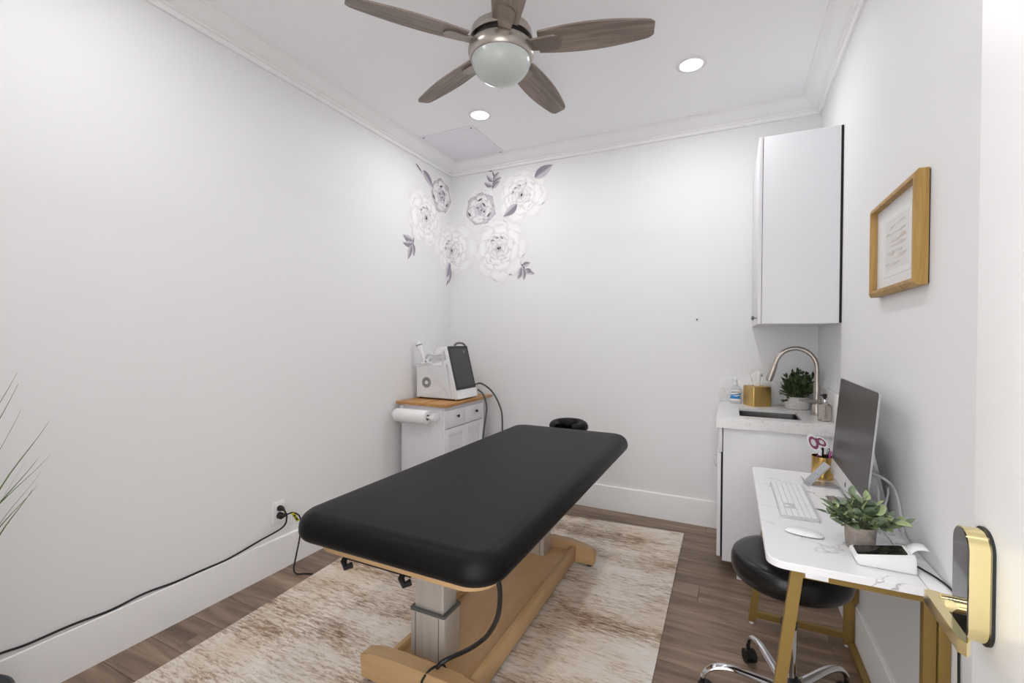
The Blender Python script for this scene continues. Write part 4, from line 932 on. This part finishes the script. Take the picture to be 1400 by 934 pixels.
# keyboard
kb = thing('keyboard', 'white wireless keyboard with number pad on the desk', 'keyboard', (0.235, 2.19, DT))
KXF = rotz((0.235, 2.187, DT), 0.4)
kx0, kx1, ky0, ky1 = 0.172, 0.299, 1.967, 2.415
t = MB(); t.prism(rrect(kx0, ky0, kx1, ky1, 0.008, 4), lambda a, b, d: (a, b, DT + 0.0005 + d * (1 + (0.6 * (a - kx0) / (kx1 - kx0) if d > 0 else 0))), 0, 0.006)
t.build('keyboard_body', M('keyboard_silver', (204, 205, 208), 0.4, 0.0), kb, xf=KXF)
keys = MB(); rows_ = 6; x_in = kx0 + 0.006; dx = (kx1 - kx0 - 0.011) / rows_
def zk(x): return DT + 0.0005 + 0.006 * (1 + 0.6 * (x - kx0) / (kx1 - kx0)) + 0.0004
L_ = ky1 - ky0
for r_ in range(rows_):
    xa = x_in + r_ * dx; xb = xa + dx * 0.87; yt = ky1 - 0.006
    ws = [(0.0175, 1)] * 22
    if r_ == 0: lay_ = [0.0165, 0.0165, 0.0165, 0.0165, 0.021, 0.098, 0.021, 0.0165, 0.0165, 0.0165, 0.0165]
    else: lay_ = [0.021] + [0.0165] * 13 + [0.023]
    tot = 0.282; sc_ = tot / (sum(lay_) + 0.0018 * (len(lay_) - 1)); yy = yt
    for w_ in lay_:
        w_ *= sc_; keys.box((xa, yy - w_, zk(xa) - 0.001), (xb, yy, zk((xa + xb) / 2) + 0.0012), 0.0007, 1); yy -= w_ + 0.0018 * sc_
    yy = yt - tot - 0.006
    for k in range(3):
        if not ((r_ in (2,)) or (r_ == 1 and k != 1)): keys.box((xa, yy - 0.0165, zk(xa) - 0.001), (xb, yy, zk((xa + xb) / 2) + 0.0012), 0.0007, 1)
        yy -= 0.0183
    yy -= 0.005
    for k in range(4):
        keys.box((xa, yy - 0.0185, zk(xa) - 0.001), (xb, yy, zk((xa + xb) / 2) + 0.0012), 0.0007, 1); yy -= 0.0203
o = keys.build('keys', M('key_white', (240, 240, 241), 0.45), kb, xf=KXF); o['kind'] = 'stuff'
# mouse
ms = thing('computer_mouse', 'flat white wireless mouse on the desk beside the keyboard', 'mouse', (0.232, 1.83, DT))
t = MB(); rings = []
def mring(f, z, wz=1): return [(0.232 + 0.0575 * f * math.cos(2 * PI * k / 32), 1.832 + 0.029 * f * math.copysign(abs(math.sin(2 * PI * k / 32)) ** 0.75, math.sin(2 * PI * k / 32)) , z + 0.0 ) for k in range(32)]
MXM = rotz((0.232, 1.832, DT), -9)
for f, z in ((0.86, DT + 0.0005), (0.97, DT + 0.004)): rings.append(mring(f, z))
t.ring_sweep(rings); t.build('mouse_base', M('mouse_alu', (150, 150, 152), 0.4, 0.5), ms, xf=MXM)
t = MB(); rings = []
for k in range(9):
    a = PI / 2 * k / 8; rings.append([(p[0], p[1], DT + 0.0042 + (0.013 * math.sin(a)) * (1 - 0.25 * ((p[0] - 0.232) / 0.0575) ** 2)) for p in mring(0.015 + 0.985 * math.cos(a) ** 0.6 if k < 8 else 0.015, 0)])
t.ring_sweep(rings); t.build('mouse_shell', whitegloss, ms, xf=MXM)
# desk plant
dp = (0.381, 1.80, DT)
pd = thing('desk_plant', 'small leafy sage green plant in a diamond-patterned concrete pot on the desk', 'plant', dp)
t = MB(); seg = 64; rings = []; nz = 24; PR = 0.042
for i in range(nz + 1):
    v = i / nz; z = 0.072 * v; ring_ = []
    for k in range(seg):
        a = 2 * PI * k / seg; u = a / (2 * PI) * 9
        d1 = abs(((u + v * 2.4) % 1) - 0.5); d2 = abs(((u - v * 2.4) % 1) - 0.5)
        gr = 0.0022 if min(d1, d2) < 0.08 else 0
        if v < 0.05 or v > 0.94: gr = 0
        r = PR * (0.90 + 0.10 * v ** 0.6) - gr
        ring_.append((dp[0] + r * math.cos(a), dp[1] + r * math.sin(a), DT + z))
    rings.append(ring_)
for r, z in ((PR - 0.004, 0.0725), (PR - 0.005, 0.058), (0.002, 0.056)): rings.append([(dp[0] + r * math.cos(2 * PI * k / seg), dp[1] + r * math.sin(2 * PI * k / seg), DT + z) for k in range(seg)])
t.ring_sweep(rings); t.build('pot', concrete, pd, ang=50)
lm = {}
for nm, L_, W_, mt_ in (('a', 0.040, 0.0105, leaf_a), ('b', 0.040, 0.0135, leaf_b), ('c', 0.038, 0.0095, leaf_c)):
    b_ = bmesh.new(); add_leaf(b_, Matrix.Identity(4), L_, W_, 0.25, 0.2)
    for f in b_.faces: f.smooth = True
    me = bpy.data.meshes.new('leaf'); b_.to_mesh(me); b_.free(); me.materials.append(mt_); lm[nm] = me
rng = random.Random(31); stm = MB()
dirs = [(-0.075, -0.01, 0.105), (-0.07, 0.035, 0.10), (-0.045, -0.03, 0.085), (-0.02, 0.03, 0.14), (0.0, -0.03, 0.115), (-0.03, 0.0, 0.125), (0.02, 0.04, 0.13), (0.035, -0.02, 0.105), (0.07, 0.02, 0.085), (0.095, -0.015, 0.072), (0.105, 0.025, 0.068), (0.06, -0.04, 0.072), (-0.055, -0.035, 0.062), (0.03, -0.045, 0.075), (-0.085, 0.015, 0.075), (0.01, 0.01, 0.13), (0.055, 0.04, 0.10), (-0.05, 0.04, 0.11), (-0.08, -0.02, 0.09), (0.08, -0.03, 0.09), (0.0, 0.045, 0.11), (0.04, 0.0, 0.12), (-0.02, -0.04, 0.10), (0.12, 0.0, 0.075)]
for (a_, b_, h_) in dirs:
    s0 = Vector((dp[0] + a_ * 0.2, dp[1] + b_ * 0.2, DT + 0.056)); s1 = Vector((dp[0] + a_, dp[1] + b_, DT + h_ + 0.014)); s1.x = min(s1.x, XR - 0.05); s1.y = min(s1.y, 1.83)
    mid_ = s0.lerp(s1, 0.5) + Vector((0, 0, 0.016)); pa = smoothpath([s0, mid_, s1], 5); stm.tube(pa, 0.0013, 5)
    for q in range(9):
        t_ = 0.3 + 0.7 * q / 8; p_ = pa[min(len(pa) - 1, int(t_ * (len(pa) - 1)))]
        ax_ = (s1 - s0).normalized(); side = Vector((-ax_.y, ax_.x, 0)).normalized() * (1 if q % 2 else -1)
        d_ = ax_ * 0.7 + side * (0.9 if q < 8 else 0.0) + Vector((rng.uniform(-.3, .3), rng.uniform(-.3, .3), rng.uniform(-.2, .4)))
        kind_ = rng.choice('aacb') if a_ < 0.03 else rng.choice('bbac')
        o = bpy.data.objects.new('leaf', lm[kind_]); C.objects.link(o); o.parent = pd
        sca = rng.uniform(0.75, 1.15)
        o.matrix_local = Matrix.Translation(-Vector(dp)) @ orient(p_, d_, rng.uniform(-0.7, 0.7)) @ Matrix.Diagonal((sca, sca, sca, 1))
stm.build('stems', stem_m, pd)
# payment terminal
pt_ = thing('payment_terminal', 'white wedge-shaped payment terminal with black screen on the desk', 'payment terminal', (0.41, 1.695, DT))
TX0, TX1, TY0, TY1 = 0.336, 0.483, 1.652, 1.728
TXF = rotz((0.41, 1.69, DT), -1)
prf = [(TX0 + 0.012, DT + 0.001), (TX1, DT + 0.001), (TX1 - 0.002, DT + 0.052), (TX1 - 0.007, DT + 0.056), (TX0 + 0.004, DT + 0.0295), (TX0, DT + 0.024)]
t = MB().prism(prf, lambda a, b, d: (a, d, b), TY0, TY1)
bmesh.ops.bevel(t.bm, geom=list(t.bm.edges), offset=0.003, segments=3, affect='EDGES'); t.build('terminal_body', whitegloss, pt_, xf=TXF)
sl = Vector((TX1 - 0.007 - TX0 - 0.004, 0, 0.0265)); sl.normalize(); nr = Vector((-sl.z, 0, sl.x)); p0 = Vector((TX0 + 0.004, 0, DT + 0.0295))
t = MB().prism(rrect(0.006, TY0 + 0.005, 0.126, TY1 - 0.005, 0.006, 4), lambda a, b, d: p0 + sl * a + nr * d + Vector((0, b, 0)), -0.001, 0.0006)
t.build('terminal_screen', dark_glass, pt_, xf=TXF)
t = MB(); rows = []
for i in range(15):
    a = i / 14 * 1.9
    rows.append([(TX1 - 0.012 + 0.034 * (1 - math.cos(a * 0.95)), yv, DT + 0.046 + 0.025 * math.sin(a)) for yv in (TY0 + 0.014, TY1 - 0.010)])
vs = [[t.bm.verts.new(p) for p in r] for r in rows]
for a, b in zip(vs[:-1], vs[1:]): t.bm.faces.new((a[0], a[1], b[1], b[0]))
o = t.build('receipt_paper', paper, pt_, xf=TXF); sd = o.modifiers.new('solid', 'SOLIDIFY'); sd.thickness = 0.0004
cord('terminal_cable', [(0.486, 1.70, DT + 0.012), (0.505, 1.69, DT + 0.006), (0.522, 1.66, DT + 0.004), (0.533, 1.62, DT + 0.004), (0.536, 1.585, DT + 0.003), (0.537, 1.562, DT - 0.01), (0.5365, 1.55, DT - 0.10), (0.533, 1.53, 0.40), (0.53, 1.50, 0.21), (0.515, 1.48, 0.012)], 0.0028, black_plastic, 'thin black cable from the payment terminal over the desk edge', cat='cable')
# pen cup
pc = (0.402, 2.61, DT)
cu = thing('pen_cup', 'gold metal pen cup at the far end of the desk', 'pen cup', pc)
MB().lathe([(0.043, 0), (0.045, 0.002), (0.045, 0.108), (0.0435, 0.108), (0.0435, 0.004), (0.001, 0.004)], pc, 40).build('cup', M('polished_gold', (212, 176, 106), 0.2, 1.0), cu)
rng = random.Random(3)
for nm, mt_, dx_, dy_, tx_, ty_, h_, lab in (('pen', M('pen_black', (24, 24, 26), 0.35), -0.004, -0.02, 0.0, 0.005, 0.152, 'black pen standing upright in the gold cup'), ('pen', M('pen_black', (24, 24, 26), 0.35), 0.0, -0.028, 0.024, 0.004, 0.148, 'black clip pen leaning right in the gold cup'), ('pen', M('pen_pink', (200, 84, 158), 0.35), 0.012, -0.030, 0.030, -0.012, 0.140, 'pink and white pen leaning in the gold cup'), ('pen', M('pen_plum', (120, 50, 100), 0.35), -0.022, -0.018, -0.018, -0.01, 0.116, 'short plum pen low in the gold cup')):
    t = MB(); a = Vector((pc[0] + dx_ * 0.6, pc[1] + dy_ * 0.4 + 0.012, DT + 0.0045)); b = Vector((pc[0] + tx_, pc[1] + ty_ - 0.012, DT + h_))
    d_ = (b - a).normalized(); L_ = (b - a).length
    t.tube([a, a + d_ * 0.012, a + d_ * (L_ - 0.012), b], [0.001, 0.0048, 0.0052, 0.0035], 10)
    q = thing(nm, lab, 'pen', tuple(a), 'pens in the cup'); t.build('barrel', mt_, q)
    t = MB(); t.box((-0.001, -0.0085, -0.035), (0.001, -0.0052, -0.003), 0.0004); t.bm.transform(orient(b, d_, 0) @ Matrix.Rotation(PI / 2, 4, 'Y')); t.build('clip', chrome, q)
sci = thing('scissors', 'white and plum handled scissors standing in the gold pen cup', 'scissors', (pc[0] - 0.02, pc[1], DT + 0.005))
def loop(cx, cz, rx, rz, ang, inner, w, y0_, mat, nm):
    n_ = 24; t = MB(); ring_ = []
    for k in range(n_):
        a = 2 * PI * k / n_; ca, sa = math.cos(ang), math.sin(ang)
        def P_(f, yv):
            x, z = rx * f * math.cos(a), rz * f * math.sin(a)
            return (cx + x * ca - z * sa, yv, cz + x * sa + z * ca)
        f1 = 1.12 if not inner else 0.86
        ring_.append([P_(f1, y0_ - w), P_(f1, y0_ + w), P_(f1 - 0.3 if not inner else 0.5, y0_ + w), P_(f1 - 0.3 if not inner else 0.5, y0_ - w)])
    t.ring_sweep(ring_, closed=True); return t.build(nm, mat, sci)
plum = M('plum_grip', (136, 66, 100), 0.45)
sy_ = pc[1] - 0.02
for cx_, cz_, rx_, rz_, an_ in ((0.362, DT + 0.172, 0.020, 0.038, 0.42), (0.394, DT + 0.178, 0.016, 0.028, 0.75)):
    h = loop(cx_, cz_, rx_, rz_, an_, False, 0.004, sy_, whitegloss, 'handle_loop'); loop(cx_, cz_, rx_ * 0.98, rz_ * 0.98, an_, True, 0.0046, sy_, plum, 'grip')
t = MB(); t.prism([(0.372, DT + 0.140), (0.392, DT + 0.150), (0.396, DT + 0.135), (0.392, DT + 0.02), (0.388, DT + 0.006), (0.384, DT + 0.02), (0.382, DT + 0.125)], lambda a, b, d: (a, d, b), sy_ - 0.002, sy_ + 0.002); t.build('blades', chrome, sci)
# phone stand
ps = thing('phone_stand', 'silver aluminium phone stand on the desk in front of the pen cup', 'phone stand', (0.39, 2.50, DT))
t = MB(); pf3 = [(0.338, DT + 0.0008), (0.455, DT + 0.0008), (0.455, DT + 0.005), (0.345, DT + 0.005), (0.420, DT + 0.096), (0.4165, DT + 0.099), (0.336, DT + 0.004), (0.326, DT + 0.022), (0.3225, DT + 0.020), (0.333, DT + 0.0015)]
pf3 = [(a - 0.014, b) for a, b in pf3]; t.prism(pf3, lambda a, b, d: (a, d, b), 2.455, 2.53); t.build('stand_body', M('stand_silver', (188, 190, 195), 0.38, 0.6), ps, xf=rotz((0.38, 2.49, DT), 8))
t = MB()
for q in (2.478, 2.506): t.box((0.3595, q - 0.004, DT + 0.046), (0.3635, q + 0.004, DT + 0.0505), 0.0005)
t.build('vent_slot', M('slot_dark', (70, 70, 74), 0.5), ps, xf=rotz((0.38, 2.49, DT), 8))

# ------------------------------------------------------------------ rolling stool
SXc, SYc = 0.208, 1.985
so = thing('rolling_stool', 'black round-seat rolling stool with chrome five-star base under the desk', 'stool', (SXc, SYc, 0))
seat = [(0.001, 0.510), (0.155, 0.510), (0.178, 0.514), (0.192, 0.526), (0.199, 0.550), (0.199, 0.578), (0.193, 0.596), (0.181, 0.607), (0.155, 0.612), (0.08, 0.615), (0.001, 0.616)]
MB().lathe(seat, (SXc, SYc, 0), 56).build('seat', M('stool_vinyl', (11, 11, 13), 0.30, bump=0.15, bscale=200), so)
MB().lathe([(0.1885, 0.5745), (0.1895, 0.577), (0.1885, 0.5795), (0.186, 0.5795), (0.186, 0.5745)], (SXc, SYc, 0), 56, False).build('piping', black_plastic, so) if False else None
MB().cyl((SXc, SYc, 0.498), (SXc, SYc, 0.5105), 0.09, seg=28).build('seat_plate', black_plastic, so)
MB().cyl((SXc, SYc, 0.30), (SXc, SYc, 0.50), 0.014, seg=18).build('piston', M('piston_grey', (110, 112, 116), 0.25, 1.0), so)
MB().cyl((SXc, SYc, 0.13), (SXc, SYc, 0.345), 0.025, seg=24).build('gas_column', chrome, so)
MB().lathe([(0.026, 0.338), (0.028, 0.345), (0.027, 0.362), (0.016, 0.364)], (SXc, SYc, 0), 24).build('column_collar', black_plastic, so)
MB().lathe([(0.001, 0.075), (0.040, 0.075), (0.048, 0.085), (0.048, 0.125), (0.042, 0.14), (0.027, 0.16), (0.001, 0.16)], (SXc, SYc, 0), 28).build('hub', black_plastic, so)
leg0 = cas0 = None
for k in range(5):
    a = math.radians(187 + 72 * k)
    if leg0 is None:
        t = MB(); pa = smoothpath([(0.04, 0, 0.108), (0.12, 0, 0.122), (0.20, 0, 0.134), (0.255, 0, 0.126), (0.288, 0, 0.100), (0.298, 0, 0.078)], 5)
        rings = []
        for i, p in enumerate(pa):
            d_ = (pa[min(i + 1, len(pa) - 1)] - pa[max(0, i - 1)]).normalized(); n_ = Vector((0, 1, 0)); u_ = d_.cross(n_)
            u2 = i / (len(pa) - 1); w_ = 0.019 - 0.006 * u2; h_ = 0.012 - 0.002 * u2
            rings.append([Vector((SXc, SYc, 0)) + p + n_ * w_ * math.cos(2 * PI * q / 14) + u_ * h_ * math.sin(2 * PI * q / 14) for q in range(14)])
        t.ring_sweep(rings); leg0 = t.build('leg', chrome, so); o = leg0
        t = MB(); cx_ = SXc + 0.285
        for s_ in (-1, 1):
            t.cyl((cx_, SYc + s_ * 0.004, 0.025), (cx_, SYc + s_ * 0.022, 0.025), 0.0245, seg=22)
        t.cyl((cx_ + 0.013, SYc, 0.03), (cx_ + 0.013, SYc, 0.078), 0.008, seg=10)
        hood = [(cx_ - 0.02 * 0 + 0.029 * math.cos(math.radians(q)), 0.028 + 0.029 * math.sin(math.radians(q))) for q in range(-10, 171, 12)]
        t.prism(hood + [(cx_ - 0.02, 0.03), (cx_ + 0.02, 0.03)], lambda a_, b_, d_: (a_, d_, b_), SYc - 0.021, SYc + 0.021)
        cas0 = t.build('caster', black_plastic, leg0)
    else:
        o = leg0.copy(); C.objects.link(o); o.parent = so
        q = cas0.copy(); C.objects.link(q); q.parent = o
    o.rotation_euler = (0, 0, a)

# ------------------------------------------------------------------ grass plant in a basket at the left
bp_ = (-2.215, 0.485, 0)
gp = thing('grass_plant', 'tall grassy plant with long thin blades in a beige basket by the left wall', 'plant', bp_)
MB().lathe([(0.135, 0.0), (0.150, 0.01), (0.172, 0.10), (0.178, 0.17), (0.170, 0.212), (0.160, 0.228), (0.152, 0.228), (0.155, 0.205), (0.150, 0.18), (0.001, 0.18)], bp_, 40).build('basket', M('beige_weave', (176, 162, 146), 0.9, var=0.15, vscale=(20, 20, 90), bump=0.6, bscale=90), gp)
MB().lathe([(0.158, 0.228), (0.168, 0.224), (0.172, 0.228), (0.170, 0.238), (0.162, 0.241), (0.154, 0.236)], bp_, 40).build('basket_rim', M('dark_trim', (58, 58, 62), 0.5), gp)
rng = random.Random(17)
tips = [(-2.18, 0.66, 1.29), (-2.19, 0.665, 1.25), (-2.18, 0.67, 1.165), (-2.12, 0.72, 1.12), (-2.15, 0.70, 0.99), (-2.13, 0.725, 1.0), (-2.17, 0.675, 0.985), (-2.14, 0.705, 0.945), (-2.16, 0.69, 0.885), (-2.15, 0.70, 0.90)]
for k in range(34):
    a = rng.random() * 2 * PI; l_ = rng.uniform(0.1, 0.26)
    tx_ = bp_[0] + l_ * math.cos(a) * 0.8; ty_ = bp_[1] + l_ * math.sin(a) * 0.75
    tips.append((max(XL + 0.05, tx_), max(0.12, min(ty_, 0.60)), rng.uniform(0.85, 1.4)))
for k, tp in enumerate(tips):
    tp = Vector(tp); b0_ = Vector((bp_[0] + rng.uniform(-0.05, 0.05), bp_[1] + rng.uniform(-0.05, 0.05), 0.175))
    md = b0_.lerp(tp, 0.55) + Vector((0, 0, 0.10)); md.x = b0_.x + (tp.x - b0_.x) * 0.38; md.y = b0_.y + (tp.y - b0_.y) * 0.38
    pa = smoothpath([b0_, md, tp], 7); t = MB(); n_ = len(pa); sd_ = Vector((rng.uniform(-1, 1), rng.uniform(-1, 1), 0)).normalized()
    rows = []
    for i, p in enumerate(pa):
        w_ = 0.0034 * (1 - (i / (n_ - 1)) ** 2.2) + 0.0005
        rows.append((t.bm.verts.new(p - sd_ * w_), t.bm.verts.new(p + Vector((-sd_.y, sd_.x, 0)) * w_ * 0.4), t.bm.verts.new(p + sd_ * w_)))
    for a_, b_ in zip(rows[:-1], rows[1:]):
        t.bm.faces.new((a_[0], a_[1], b_[1], b_[0])); t.bm.faces.new((a_[1], a_[2], b_[2], b_[1]))
    t.build('blade', grass_m, gp, ang=180)
